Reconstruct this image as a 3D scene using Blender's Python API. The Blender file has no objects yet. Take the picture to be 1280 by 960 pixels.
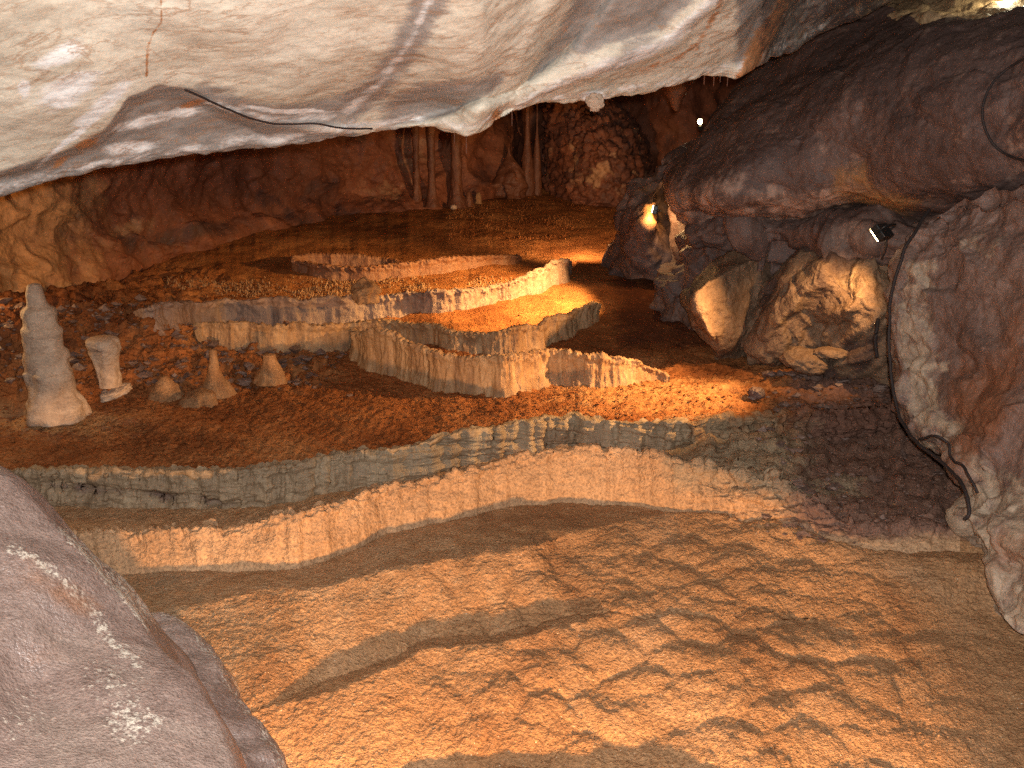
import bpy, math, random
import numpy as np
from mathutils import Vector, Matrix

# ------------------------------------------------------------------ camera, world, lamps, exposure
SC = bpy.context.scene
COL = SC.collection
CZ = 2.6                       # eye height above the lowest floor
F = 1256.0                     # focal length in pixels of a 1280 px wide picture
PITCH = math.radians(15.0)
cp, sp = math.cos(PITCH), math.sin(PITCH)

cam = bpy.data.cameras.new("camera")
cam.sensor_width = 36.0
cam.lens = 36.0 * F / 1280.0
cam.clip_start = 0.02
cam.clip_end = 200.0
cam_o = bpy.data.objects.new("camera", cam)
cam_o.location = (0, 0, CZ)
cam_o.rotation_euler = (math.radians(90) - PITCH, 0, 0)
COL.objects.link(cam_o)
SC.camera = cam_o

world = bpy.data.worlds.new("World")
SC.world = world
world.use_nodes = True
world.node_tree.nodes["Background"].inputs[0].default_value = (0.5, 0.38, 0.34, 1)
world.node_tree.nodes["Background"].inputs[1].default_value = 0.05

SC.view_settings.view_transform = 'Standard'
SC.view_settings.look = 'None'
SC.view_settings.gamma = 1.0
SC.view_settings.exposure = 0.16
SC.cycles.max_bounces = 6
SC.cycles.diffuse_bounces = 3
SC.cycles.use_denoising = False
SC.cycles.sample_clamp_indirect = 2.0


def W(px, py, Y):
    """photo pixel and forward distance -> point in the cave"""
    t = math.tan(PITCH + math.atan((py - 480.0) / F))
    z = -Y * t
    d = Y * cp - z * sp
    return np.array(((px - 640.0) / F * d, Y, z + CZ))


def lamp(name, kind, loc, power, color, target=None, size=60, blend=0.3, radius=0.03):
    l = bpy.data.lights.new(name, kind)
    l.energy = power
    l.color = color
    l.shadow_soft_size = radius
    o = bpy.data.objects.new(name, l)
    o.location = loc
    if kind == 'SPOT':
        l.spot_size = math.radians(size)
        l.spot_blend = blend
        d = Vector(target) - Vector(loc)
        o.rotation_euler = d.to_track_quat('-Z', 'Y').to_euler()
    COL.objects.link(o)
    return o


WARM = (1.0, 0.56, 0.22)
lamp("camera_flash", 'SPOT', (0.05, 0.03, CZ + 0.07), 740, (1.0, 0.975, 0.94), W(640, 430, 6), 112, 0.4, 0.03)
lamp("floor_spotlight", 'SPOT', (0.32, 1.4, CZ - 2.06), 640, (1.0, 0.52, 0.18), (0.06, 2.4, CZ - 2.06 - 1.88), 140, 0.06, 0.05)
lamp("rock_spotlight", 'SPOT', W(1092, 296, 5.84), 600, WARM, W(735, 484, 6.2), 66, 1.0, 0.03)
lamp("hollow_spotlight", 'SPOT', W(1098, 298, 5.66), 70, WARM, W(1058, 352, 5.95), 62, 0.9, 0.02)
lamp("pillar_spotlight", 'SPOT', W(796, 262, 7.5), 620, (1.0, 0.58, 0.2), W(690, 334, 7.75), 76, 0.8, 0.03)
lamp("chamber_fill", 'SPOT', W(748, 296, 8.75), 150, WARM, W(650, 236, 11.0), 120, 1.0, 0.05)  # added unseen lamp that brightens the back chamber
lamp("side_spotlight", 'POINT', W(-120, 330, 6.0), 34, WARM, radius=0.05)
lamp("tunnel_light", 'POINT', W(874, 153, 9.8), 4, (1, 0.8, 0.5), radius=0.02)
lamp("ledge_light", 'POINT', W(1258, -6, 6.5), 5, (1, 0.9, 0.6), radius=0.02)

# ------------------------------------------------------------------ noise
RNG = np.random.default_rng(7)
PERM = RNG.permutation(512).astype(np.int64)
G3 = RNG.normal(size=(512, 3)); G3 /= np.linalg.norm(G3, axis=1)[:, None]
RND = RNG.random((512, 3))


def _h(i, j, k):
    return PERM[(PERM[(PERM[i & 511] + j) & 511] + k) & 511]


def pn(P):
    P = np.asarray(P, float)
    i = np.floor(P).astype(np.int64); f = P - i
    u = f * f * f * (f * (f * 6 - 15) + 10)
    r = 0
    for a in (0, 1):
        wa = u[..., 0] if a else 1 - u[..., 0]
        for b in (0, 1):
            wb = u[..., 1] if b else 1 - u[..., 1]
            for c in (0, 1):
                wc = u[..., 2] if c else 1 - u[..., 2]
                g = G3[_h(i[..., 0] + a, i[..., 1] + b, i[..., 2] + c)]
                r = r + wa * wb * wc * (g[..., 0] * (f[..., 0] - a) + g[..., 1] * (f[..., 1] - b) + g[..., 2] * (f[..., 2] - c))
    return r * 1.5


ROT = np.array(Matrix.Rotation(0.7, 3, 'X') @ Matrix.Rotation(0.9, 3, 'Y') @ Matrix.Rotation(0.5, 3, 'Z'))


def fbm(P, s, o=4, g=0.5, off=0.0):
    P = np.asarray(P, float) @ ROT * s + off
    r = 0; a = 1.0
    for k in range(o):
        r = r + a * pn(P); P = P @ ROT * 2.03 + 11.7; a *= g
    return r


def ridged(P, s, o=4, off=0.0):
    P = np.asarray(P, float) @ ROT * s + off
    r = 0; a = 1.0
    for k in range(o):
        r = r + a * (1 - 2 * np.abs(pn(P))); P = P @ ROT * 2.07 + 7.3; a *= 0.5
    return r / 1.6


def worley(P):
    """F1, F2 of a jittered 2-D lattice"""
    i = np.floor(P).astype(np.int64); f = P - i
    d1 = np.full(P.shape[:-1], 9.0); d2 = d1.copy()
    for a in (-1, 0, 1):
        for b in (-1, 0, 1):
            r = RND[_h(i[..., 0] + a, i[..., 1] + b, 0 * i[..., 0])]
            d = np.hypot(a + r[..., 0] - f[..., 0], b + r[..., 1] - f[..., 1])
            d2 = np.minimum(d2, np.maximum(d, d1)); d1 = np.minimum(d1, d)
    return d1, d2


def facet(P, s, off=0.0):
    """broken rock: every cell of a 3-D lattice gets its own tilted plane"""
    P = (np.asarray(P, float) @ ROT + 0.07 * pn(np.asarray(P, float) * 3.0)[..., None]) * s + off
    i = np.floor(P).astype(np.int64); f = P - i
    d1 = np.full(P.shape[:-1], 9.0); d2 = d1.copy(); v1 = 0 * d1; v2 = 0 * d1
    for a in (-1, 0, 1):
        for b in (-1, 0, 1):
            for c in (-1, 0, 1):
                h = _h(i[..., 0] + a, i[..., 1] + b, i[..., 2] + c)
                e = f - (np.array((a, b, c)) + RND[h])
                d = np.sqrt((e * e).sum(-1))
                v = (e * G3[h]).sum(-1) + 0.7 * (RND[h][..., 0] - 0.5)
                m = d < d1
                m2 = (~m) & (d < d2)
                v2 = np.where(m, v1, np.where(m2, v, v2)); d2 = np.where(m, d1, np.where(m2, d, d2))
                v1 = np.where(m, v, v1); d1 = np.where(m, d, d1)
    w = 0.5 + 0.5 * sstep(0, 0.16, d2 - d1)
    return v1 * w + v2 * (1 - w)


def sstep(a, b, x):
    t = np.clip((x - a) / (b - a), 0, 1)
    return t * t * (3 - 2 * t)


def proj(V):
    x = V[..., 0]; y = V[..., 1]; z = V[..., 2] - CZ
    d = np.maximum(y * cp - z * sp, 0.05)
    return 640 + F * x / d, 480 - F * (y * sp + z * cp) / d


def pdist(px, py, pts):
    """distance to a polyline and signed side"""
    best = np.full(px.shape, 1e9); side = np.zeros(px.shape)
    for (x0, y0), (x1, y1) in zip(pts[:-1], pts[1:]):
        dx, dy = x1 - x0, y1 - y0
        t = np.clip(((px - x0) * dx + (py - y0) * dy) / (dx * dx + dy * dy), 0, 1)
        ex, ey = px - x0 - t * dx, py - y0 - t * dy
        d = np.hypot(ex, ey)
        m = d < best
        best = np.where(m, d, best)
        side = np.where(m, np.sign(dx * ey - dy * ex), side)
    return best, side


def blob0(px, py, x, y, rx, ry):
    return np.exp(-((px - x) / rx) ** 2 - ((py - y) / ry) ** 2)


# ------------------------------------------------------------------ mesh helpers
def put(name, V, Q, mat, attrs=None, parent=None, origin=None, tris=None, smooth=True):
    V = np.asarray(V, float).reshape(-1, 3)
    if origin is None:
        origin = np.array(((V[:, 0].min() + V[:, 0].max()) / 2, (V[:, 1].min() + V[:, 1].max()) / 2, V[:, 2].min()))
    if parent is not None:
        po = np.array(parent.location)
        if parent.parent:
            po = po + np.array(parent.parent.location)
    me = bpy.data.meshes.new(name)
    Q = np.asarray(Q, np.int64).reshape(-1, 4)
    T = np.zeros((0, 3), np.int64) if tris is None else np.asarray(tris, np.int64).reshape(-1, 3)
    idx = np.concatenate([Q.ravel(), T.ravel()]).astype(np.int32)
    tot = np.concatenate([np.full(len(Q), 4), np.full(len(T), 3)]).astype(np.int32)
    st = np.concatenate([[0], np.cumsum(tot)[:-1]]).astype(np.int32)
    me.vertices.add(len(V)); me.vertices.foreach_set("co", (V - origin).astype(np.float32).ravel())
    me.loops.add(len(idx)); me.loops.foreach_set("vertex_index", idx)
    me.polygons.add(len(tot)); me.polygons.foreach_set("loop_start", st); me.polygons.foreach_set("loop_total", tot)
    me.polygons.foreach_set("use_smooth", np.full(len(tot), smooth))
    me.update(calc_edges=True)
    for k, a in (attrs or {}).items():
        at = me.attributes.new(k, 'FLOAT', 'POINT')
        at.data.foreach_set("value", np.asarray(a, np.float32).ravel())
    me.materials.append(mat)
    o = bpy.data.objects.new(name, me)
    if parent is not None:
        o.parent = parent
        o.location = origin - po
    else:
        o.location = origin
    COL.objects.link(o)
    return o


def tag(o, label=None, cat=None, group=None, kind=None):
    for k, v in (("label", label), ("category", cat), ("group", group), ("kind", kind)):
        if v:
            o[k] = v
    return o


def empty(name, loc, label=None, cat=None, group=None):
    o = bpy.data.objects.new(name, None)
    o.empty_display_size = 0.05
    o.location = loc
    COL.objects.link(o)
    return tag(o, label, cat, group)


def gridq(nv, nu, wrap=False):
    i = np.arange(nv * nu).reshape(nv, nu)
    if wrap:
        j = np.roll(i, -1, axis=1)
        return np.stack([i[:-1], j[:-1], j[1:], i[1:]], -1).reshape(-1, 4)
    return np.stack([i[:-1, :-1], i[:-1, 1:], i[1:, 1:], i[1:, :-1]], -1).reshape(-1, 4)


def crom(C, n):
    """Catmull-Rom resampling along axis 0"""
    C = np.asarray(C, float); m = len(C)
    t = np.linspace(0, m - 1, n); i = np.clip(t.astype(int), 0, m - 2); f = (t - i).reshape(-1, *([1] * (C.ndim - 1)))
    p0 = C[np.clip(i - 1, 0, m - 1)]; p1 = C[i]; p2 = C[i + 1]; p3 = C[np.clip(i + 2, 0, m - 1)]
    return 0.5 * (2 * p1 + (p2 - p0) * f + (2 * p0 - 5 * p1 + 4 * p2 - p3) * f ** 2 + (3 * p1 - p0 - 3 * p2 + p3) * f ** 3)


def normals(P):
    a = np.gradient(P, axis=1); b = np.gradient(P, axis=0)
    n = np.cross(a, b)
    n /= np.linalg.norm(n, axis=-1, keepdims=True) + 1e-12
    return n


def face_cam(P, N):
    """turn the normals to the open side of the cave"""
    eye = np.array((0, 0, CZ))
    c = P[P.shape[0] // 2, P.shape[1] // 2]; n = N[P.shape[0] // 2, P.shape[1] // 2]
    return N if np.dot(eye - c, n) > 0 else -N


SHEETS = {}


def surf(px, py, key, out=0.0):
    """point of a modelled surface seen at a photo pixel, lifted a little towards the eye"""
    V, x, y = SHEETS[key]
    k = np.hypot(x - px, y - py)
    m = np.where(k < max(5.0, k.min() + 0.5))[0]
    p = V[m[np.argmin(V[m, 1])]]
    q = W(px, py, p[1])
    d = np.array((0, 0, CZ)) - q
    return q + d / np.linalg.norm(d) * out


def sheet(ctrl, nv, nu, disp=None, push=None, key=None):
    P = crom(ctrl, nv)
    P = crom(P.swapaxes(0, 1), nu).swapaxes(0, 1)
    px, py = proj(P)
    if push is not None:
        d = P - np.array((0, 0, CZ)); d /= np.linalg.norm(d, axis=-1, keepdims=True)
        P = P - d * push(P, px, py)[..., None]
    if disp is not None:
        N = face_cam(P, normals(P))
        d = disp(P, px, py)
        P = P + N * d[..., None]
    if key:
        x, y = proj(P)
        m = (x > -100) & (x < 1400) & (y > -60) & (y < 1000) & (P[..., 1] > 0.5)
        SHEETS[key] = (P[m], x[m], y[m])
    return P, px, py


def rock(name, ctrl, nv, nu, disp, mat, masks=None, back=1.2, shrink=0.25, key=None):
    """rock mass: a modelled front closed by a solid back"""
    P, px, py = sheet(ctrl, nv, nu, disp, key=key)
    A = masks(P, px, py) if masks else {}
    V = P.reshape(-1, 3); Q = gridq(nv, nu)
    T = None
    if back:
        i = np.arange(nv * nu).reshape(nv, nu)
        ring = np.concatenate([i[0, :], i[1:, -1], i[-1, -2::-1], i[-2:0:-1, 0]])
        R = V[ring]; c = R.mean(0)
        eye = np.array((0, 0, CZ)); d = c - eye; d[2] *= 0.3; d /= np.linalg.norm(d)
        B = R + (c - R) * shrink + d * back
        n0 = len(V); n = len(ring); b = n0 + np.arange(n)
        V = np.concatenate([V, B, [B.mean(0) + d * back * 0.3]])
        Q = np.concatenate([Q, np.stack([ring, np.roll(ring, -1), np.roll(b, -1), b], -1)])
        T = np.stack([b, np.roll(b, -1), np.full(n, len(V) - 1)], -1)
        A = {k: np.concatenate([a.ravel(), np.zeros(n + 1)]) for k, a in A.items()}
    return put(name, V, Q, mat, A, tris=T)


def CT(rows):
    """rows of (px, py, Y) -> control points"""
    return np.array([[W(*p) for p in r] for r in rows])


# ------------------------------------------------------------------ materials
def rgb(c):
    return (c[0], c[1], c[2], 1.0)


def stone(name, c0, c1, c2, scale=3.0, masks=(), rough=(0.45, 0.8), bump=0.4, fine=90.0, grain=0.35, aniso=(1, 1, 1), spec=0.4, speck=None, dist=0.02, veins=None, gritty=0.35, medmix=0.55):
    m = bpy.data.materials.new(name)
    m.use_nodes = True
    nt = m.node_tree; N = nt.nodes; L = nt.links
    b = N["Principled BSDF"]
    tc = N.new("ShaderNodeNewGeometry")
    mp = N.new("ShaderNodeMapping"); mp.inputs["Scale"].default_value = aniso
    L.new(tc.outputs["Position"], mp.inputs["Vector"])

    def noise(s, det=6, r=0.6, vec=None, distort=0.0):
        n = N.new("ShaderNodeTexNoise"); n.inputs["Scale"].default_value = s
        n.inputs["Detail"].default_value = det; n.inputs["Roughness"].default_value = r
        n.inputs["Distortion"].default_value = distort
        L.new((vec or mp.outputs["Vector"]), n.inputs["Vector"])
        return n.outputs["Fac"]

    def ramp(f, stops):
        r = N.new("ShaderNodeValToRGB"); e = r.color_ramp.elements
        while len(e) < len(stops):
            e.new(0.5)
        for k, (p, c) in enumerate(stops):
            e[k].position = p; e[k].color = rgb(c)
        L.new(f, r.inputs["Fac"])
        return r.outputs["Color"]

    def mix(f, a, bb, mode='MIX'):
        x = N.new("ShaderNodeMix"); x.data_type = 'RGBA'; x.blend_type = mode
        if isinstance(f, float):
            x.inputs["Factor"].default_value = f
        else:
            L.new(f, x.inputs["Factor"])
        for s, k in ((a, 6), (bb, 7)):
            if isinstance(s, tuple):
                x.inputs[k].default_value = rgb(s)
            else:
                L.new(s, x.inputs[k])
        return x.outputs[2]

    def math_(op, a, bb):
        x = N.new("ShaderNodeMath"); x.operation = op; x.use_clamp = op in ('ADD',) and False
        for s, k in ((a, 0), (bb, 1)):
            if isinstance(s, (int, float)):
                x.inputs[k].default_value = s
            else:
                L.new(s, x.inputs[k])
        return x.outputs[0]

    big = noise(scale, 8, 0.62, distort=0.6)
    col = ramp(big, [(0.28, c0), (0.5, c1), (0.72, c2)])
    med = noise(scale * 7.0, 5, 0.7)
    col = mix(medmix, col, ramp(med, [(0.25, (0.45, 0.42, 0.40)), (0.5, (1, 1, 1)), (0.78, (1.35, 1.3, 1.22))]), 'MULTIPLY')
    fn = noise(fine, 3, 0.7, tc.outputs["Position"])
    col = mix(grain, col, ramp(fn, [(0.3, (0.4, 0.36, 0.33)), (0.5, (1, 1, 1)), (0.75, (1.5, 1.42, 1.3))]), 'MULTIPLY')
    for k, (attr, c, nscale, hard) in enumerate(masks):
        at = N.new("ShaderNodeAttribute"); at.attribute_name = attr
        nz = noise(nscale, 6, 0.7)
        f = math_('ADD', at.outputs["Fac"], math_('MULTIPLY', math_('SUBTRACT', nz, 0.5), 1.5))
        mr = N.new("ShaderNodeMapRange"); mr.interpolation_type = 'SMOOTHSTEP'
        mr.inputs["From Min"].default_value = 0.5 - hard; mr.inputs["From Max"].default_value = 0.5 + hard
        L.new(f, mr.inputs["Value"])
        amt = math_('MULTIPLY', mr.outputs["Result"], sgate(N, L, at.outputs["Fac"]))
        cc = mix(0.6, c, ramp(med, [(0.3, (0.6, 0.6, 0.6)), (0.7, (1.3, 1.3, 1.3))]), 'MULTIPLY')
        cc = mix(grain, cc, ramp(fn, [(0.3, (0.55, 0.52, 0.5)), (0.5, (1, 1, 1)), (0.75, (1.3, 1.25, 1.2))]), 'MULTIPLY')
        col = mix(amt, col, cc)
    if veins:
        vmap = N.new('ShaderNodeMapping'); vmap.inputs['Rotation'].default_value = (0.3, 0.2, 0.35); vmap.inputs['Scale'].default_value = (0.55, 2.2, 2.8)
        L.new(tc.outputs['Position'], vmap.inputs['Vector'])
    if veins:      # thin wandering mineral veins
        for off, wd, am in ((1.0, 0.018, 0.9), (2.3, 0.022, 0.8)):
            nz = noise(veins[1] * off, 6, 0.6, vmap.outputs['Vector'], distort=0.5)
            dd = math_('ABSOLUTE', math_('SUBTRACT', nz, 0.5), 0.0)
            vf = ramp(dd, [(0.0, (am,) * 3), (wd, (0, 0, 0))])
            br = ramp(noise(veins[1] * 1.7 * off, 3), [(0.4, (0, 0, 0)), (0.58, (1, 1, 1))])
            vm = N.new("ShaderNodeMath"); vm.operation = 'MULTIPLY'; L.new(vf, vm.inputs[0]); L.new(br, vm.inputs[1])
            col = mix(math_('MULTIPLY', vm.outputs[0], veins[2]), col, veins[0])
    if speck:
        v = N.new("ShaderNodeTexNoise"); v.inputs["Scale"].default_value = speck[1]; v.inputs["Detail"].default_value = 2
        L.new(tc.outputs["Position"], v.inputs["Vector"])
        sf = ramp(v.outputs["Fac"], [(speck[2], (0, 0, 0)), (speck[2] + 0.06, (1, 1, 1))])
        col = mix(sf, col, speck[0])
    L.new(col, b.inputs["Base Color"])
    rr = N.new("ShaderNodeMapRange"); rr.inputs["To Min"].default_value = rough[0]; rr.inputs["To Max"].default_value = rough[1]
    rr.inputs["From Min"].default_value = 0.3; rr.inputs["From Max"].default_value = 0.7
    L.new(med, rr.inputs["Value"]); L.new(rr.outputs["Result"], b.inputs["Roughness"])
    b.inputs["Specular IOR Level"].default_value = spec
    h = math_('ADD', math_('MULTIPLY', med, 1.0), math_('MULTIPLY', fn, gritty))
    bp = N.new("ShaderNodeBump"); bp.inputs["Strength"].default_value = bump; bp.inputs["Distance"].default_value = dist
    L.new(h, bp.inputs["Height"]); L.new(bp.outputs["Normal"], b.inputs["Normal"])
    return m


def sgate(N, L, s):
    mr = N.new("ShaderNodeMapRange"); mr.interpolation_type = 'SMOOTHSTEP'
    mr.inputs["From Min"].default_value = 0.02; mr.inputs["From Max"].default_value = 0.35
    L.new(s, mr.inputs["Value"])
    return mr.outputs["Result"]


def plain(name, c, rough=0.5, metal=0.0, emit=None, strength=0.0):
    m = bpy.data.materials.new(name); m.use_nodes = True
    nt = m.node_tree; b = nt.nodes["Principled BSDF"]
    n = nt.nodes.new("ShaderNodeTexNoise"); n.inputs["Scale"].default_value = 60
    r = nt.nodes.new("ShaderNodeValToRGB")
    r.color_ramp.elements[0].color = rgb(tuple(x * 0.7 for x in c)); r.color_ramp.elements[1].color = rgb(tuple(min(1, x * 1.25) for x in c))
    nt.links.new(n.outputs["Fac"], r.inputs["Fac"]); nt.links.new(r.outputs["Color"], b.inputs["Base Color"])
    b.inputs["Roughness"].default_value = rough; b.inputs["Metallic"].default_value = metal
    if emit:
        b.inputs["Emission Color"].default_value = rgb(emit); b.inputs["Emission Strength"].default_value = strength
    return m


M_SLOPE = stone("ochre_flowstone", (0.26, 0.125, 0.055), (0.37, 0.2, 0.095), (0.44, 0.26, 0.14), 2.2,
                masks=(("pale", (0.45, 0.29, 0.165), 9.0, 0.35), ("purple", (0.185, 0.10, 0.07), 7.0, 0.35), ("gray", (0.28, 0.205, 0.13), 8.0, 0.3)),
                rough=(0.5, 0.85), bump=0.7, fine=75, grain=0.65, spec=0.25, speck=((0.75, 0.65, 0.5), 130.0, 0.70), gritty=1.8)
M_BED = stone("orange_gravel", (0.14, 0.048, 0.018), (0.25, 0.094, 0.034), (0.36, 0.16, 0.062), 2.5,
              masks=(("purple", (0.17, 0.09, 0.065), 7.0, 0.35), ("gray", (0.28, 0.205, 0.13), 8.0, 0.3), ("dark", (0.10, 0.035, 0.018), 5.0, 0.3), ("pale", (0.40, 0.21, 0.09), 8.0, 0.3)),
              rough=(0.8, 1.0), bump=0.9, fine=60, grain=0.6, spec=0.04, gritty=0.9)
M_PEACH = stone("peach_flowstone", (0.33, 0.19, 0.10), (0.42, 0.25, 0.135), (0.49, 0.31, 0.18), 3.0, masks=(("gray", (0.28, 0.205, 0.13), 8.0, 0.3),("purple", (0.185, 0.10, 0.07), 7.0, 0.35)),
                rough=(0.45, 0.75), bump=0.6, fine=75, grain=0.8, aniso=(1, 1, 0.6), gritty=1.4)
M_GRAY = stone("gray_calcite", (0.17, 0.115, 0.07), (0.26, 0.185, 0.115), (0.34, 0.26, 0.17), 4.5, masks=(("dark", (0.13, 0.08, 0.06), 8.0, 0.3),), rough=(0.4, 0.75), bump=0.6,
               fine=90, grain=0.4, aniso=(1, 1, 0.4))
M_MAUVE = stone("mauve_calcite", (0.15, 0.085, 0.06), (0.22, 0.14, 0.105), (0.28, 0.19, 0.14), 6.0, rough=(0.4, 0.75), bump=0.6, fine=80, grain=0.4, aniso=(1, 1, 0.3))
M_BROWN = stone("brown_calcite", (0.12, 0.045, 0.02), (0.18, 0.073, 0.034), (0.23, 0.11, 0.056), 5.0, rough=(0.4, 0.75), bump=0.6, fine=80, grain=0.4, aniso=(1, 1, 0.3))
M_CREAM = stone("cream_calcite", (0.16, 0.08, 0.038), (0.30, 0.17, 0.082), (0.43, 0.275, 0.15), 9.0, rough=(0.45, 0.8), bump=0.5, fine=80, grain=0.4, aniso=(1, 1, 0.3))
M_CEIL = stone("cream_marble", (0.52, 0.465, 0.37), (0.70, 0.64, 0.525), (0.79, 0.735, 0.625), 1.6,
               masks=(("gray", (0.31, 0.285, 0.262), 4.0, 0.2), ("white", (0.93, 0.92, 0.90), 8.0, 0.25), ("orange", (0.46, 0.22, 0.10), 12.0, 0.2), ("dark", (0.08, 0.055, 0.05), 9.0, 0.3)),
               rough=(0.35, 0.7), bump=0.16, fine=60, grain=0.22, aniso=(0.8, 1.4, 2.2), spec=0.35, veins=((0.36, 0.22, 0.13), 1.7, 0.75), medmix=0.32)
M_BOULD = stone("purple_limestone", (0.15, 0.10, 0.085), (0.21, 0.148, 0.128), (0.265, 0.20, 0.17), 3.6,
                masks=(("pale", (0.50, 0.44, 0.37), 60.0, 0.12), ("orange", (0.26, 0.13, 0.075), 5.0, 0.3)),
                rough=(0.22, 0.5), bump=0.5, fine=120, grain=0.65, spec=0.7, gritty=1.0)
M_WALLR = stone("mauve_limestone", (0.10, 0.061, 0.05), (0.16, 0.10, 0.08), (0.22, 0.145, 0.115), 3.2,
                masks=(("pale", (0.36, 0.27, 0.19), 12.0, 0.25), ("orange", (0.20, 0.085, 0.045), 5.0, 0.3)),
                rough=(0.35, 0.7), bump=0.6, fine=90, grain=0.4, spec=0.5)
M_SLAB = stone("dark_limestone", (0.06, 0.036, 0.031), (0.10, 0.062, 0.053), (0.15, 0.096, 0.08), 2.4,
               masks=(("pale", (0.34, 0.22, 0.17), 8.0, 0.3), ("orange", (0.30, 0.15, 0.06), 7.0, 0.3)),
               rough=(0.4, 0.75), bump=0.6, fine=80, grain=0.4)
M_BLOCK = stone("tan_limestone", (0.16, 0.09, 0.06), (0.26, 0.17, 0.105), (0.34, 0.24, 0.15), 3.0,
                masks=(("dark", (0.09, 0.05, 0.04), 7.0, 0.3), ("pale", (0.42, 0.28, 0.15), 9.0, 0.25)), rough=(0.45, 0.8), bump=0.7, fine=80, grain=0.4)
M_BACK = stone("red_clay_rock", (0.105, 0.03, 0.013), (0.17, 0.053, 0.023), (0.235, 0.085, 0.038), 1.6,
               masks=(("dark", (0.065, 0.025, 0.018), 6.0, 0.3), ("pale", (0.32, 0.17, 0.09), 7.0, 0.25), ("orange", (0.40, 0.19, 0.07), 4.0, 0.35)),
               rough=(0.5, 0.85), bump=0.9, fine=40, grain=0.5)
M_STAL = stone("white_calcite", (0.29, 0.19, 0.13), (0.42, 0.30, 0.215), (0.50, 0.375, 0.28), 5.0, rough=(0.4, 0.7), bump=0.5, fine=70, grain=0.3, aniso=(1, 1, 2.5))
M_TAN = stone("tan_calcite", (0.17, 0.075, 0.03), (0.28, 0.145, 0.065), (0.36, 0.21, 0.11), 9.0, rough=(0.5, 0.8), bump=0.7, fine=80, grain=0.5)
M_RUST = stone("rust_calcite", (0.08, 0.026, 0.012), (0.12, 0.041, 0.019), (0.17, 0.066, 0.032), 7.0, rough=(0.4, 0.7), bump=0.5, fine=60, grain=0.3, aniso=(1, 1, 0.4))
M_CABLE = plain("black_rubber", (0.016, 0.009, 0.008), 0.75)
M_BLACK = plain("black_metal", (0.02, 0.02, 0.02), 0.4, 0.3)
M_GLOW = plain("warm_lens", (0.9, 0.8, 0.6), 0.3, 0, (1.0, 0.75, 0.4), 25.0)
M_GLOWW = plain("white_tube", (0.9, 0.9, 0.85), 0.3, 0, (1.0, 1.0, 0.72), 12.0)
M_ALU = plain("brushed_metal", (0.6, 0.55, 0.45), 0.35, 0.8)

# ------------------------------------------------------------------ floor: lofted through its crests and treads
PX = np.concatenate([np.arange(-420, -60, 12), np.arange(-60, 1341, 2.0), np.arange(1352, 1701, 12)])
NC = len(PX)


def ln(pts, sm=6, jit=0.0, jf=40.0, seed=0.0):
    a = np.array(pts, float)
    y = np.interp(PX, a[:, 0], a[:, 1])
    if sm:
        k = np.exp(-0.5 * (np.arange(-20, 21) * 2.0 / sm) ** 2); k /= k.sum()
        y = np.convolve(np.pad(y, 20, mode='edge'), k, 'valid')
    if jit:
        q = np.stack([PX / jf, 0 * PX + seed, 0 * PX], -1)
        y = y + jit * (pn(q) + 0.6 * pn(q * 2.3 + 5) + 0.4 * pn(q * 5.1 + 9))
    return y


def tanpy(py):
    return np.tan(PITCH + np.arctan((py - 480.0) / F))


def PZ(py, z):      # (Y, z) from picture row and level
    z = np.zeros(NC) + z
    return np.stack([-z / tanpy(py), z], -1)


def PY_(py, Y):     # (Y, z) from picture row and distance
    return np.stack([Y, -Y * tanpy(py)], -1)


def gate(a, b, w=14):
    return sstep(a - w, a + w, PX) * (1 - sstep(b - w, b + w, PX))


lines = []
def add(n, YZ, rows, kind):
    lines.append((n, YZ, rows, kind))
    return YZ

add("a0", np.stack([0 * PX + 0.35, 0 * PX - 2.6], -1), 0, "")
add("a1", PZ(0 * PX + 1180, -2.42), 30, "slope")
add("a2", PZ(0 * PX + 1000, -2.30), 60, "slope")
# three broad crests of the flowstone slope with a sagging tread behind each
cC = 14 + ln([(-400, 985), (350, 985), (520, 958), (640, 950), (760, 955), (900, 965), (1200, 985), (1700, 985)], 10, 3, 30, 1)
L = add("c1", PZ(cC, -2.245), 26, "slope")
cw = 0.07 * gate(500, 880, 40)
L = add("c2", np.stack([L[:, 0] + cw + 0.012, L[:, 1] - 0.6 * cw], -1), 12, "slope")
cB = ln([(-400, 905), (300, 895), (380, 874), (430, 862), (480, 840), (540, 808), (620, 805), (680, 792), (760, 772), (900, 770), (1200, 770), (1700, 800)], 10, 3, 30, 2)
L = add("b1", PZ(cB, -2.12), 80, "slope")
bw = 0.16 * gate(370, 740, 50)
L = add("b2", np.stack([L[:, 0] + bw + 0.012, L[:, 1] - 0.32 * bw], -1), 14, "slope")
cA = ln([(-400, 770), (180, 768), (230, 758), (320, 740), (400, 736), (450, 720), (560, 702), (600, 696), (650, 690), (700, 670), (760, 657), (830, 642), (900, 647), (1000, 672), (1200, 705), (1700, 760)], 8, 3, 34, 3)
L = add("a3", PZ(cA, -1.985), 90, "slope")
pb = ln([(-400, 735), (100, 720), (270, 713), (370, 712), (450, 684), (480, 668), (580, 650), (610, 641), (640, 633), (720, 629), (800, 634), (860, 645), (930, 656), (1000, 664), (1100, 692), (1190, 692), (1280, 700), (1700, 760)], 6, 2, 30, 4)
pbY = np.maximum(PZ(pb, -2.0)[:, 0], L[:, 0] + 0.03)
L = add("pbase", np.stack([pbY, 0 * PX - 2.0], -1), 26, "slope")
pr = ln([(-400, 690), (60, 668), (120, 665), (300, 660), (390, 637), (470, 612), (540, 598), (600, 582), (700, 560), (780, 562), (850, 572), (900, 588), (980, 600), (1010, 622), (1050, 652), (1190, 662), (1280, 672), (1700, 720)], 5, 6, 30, 5)
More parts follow.
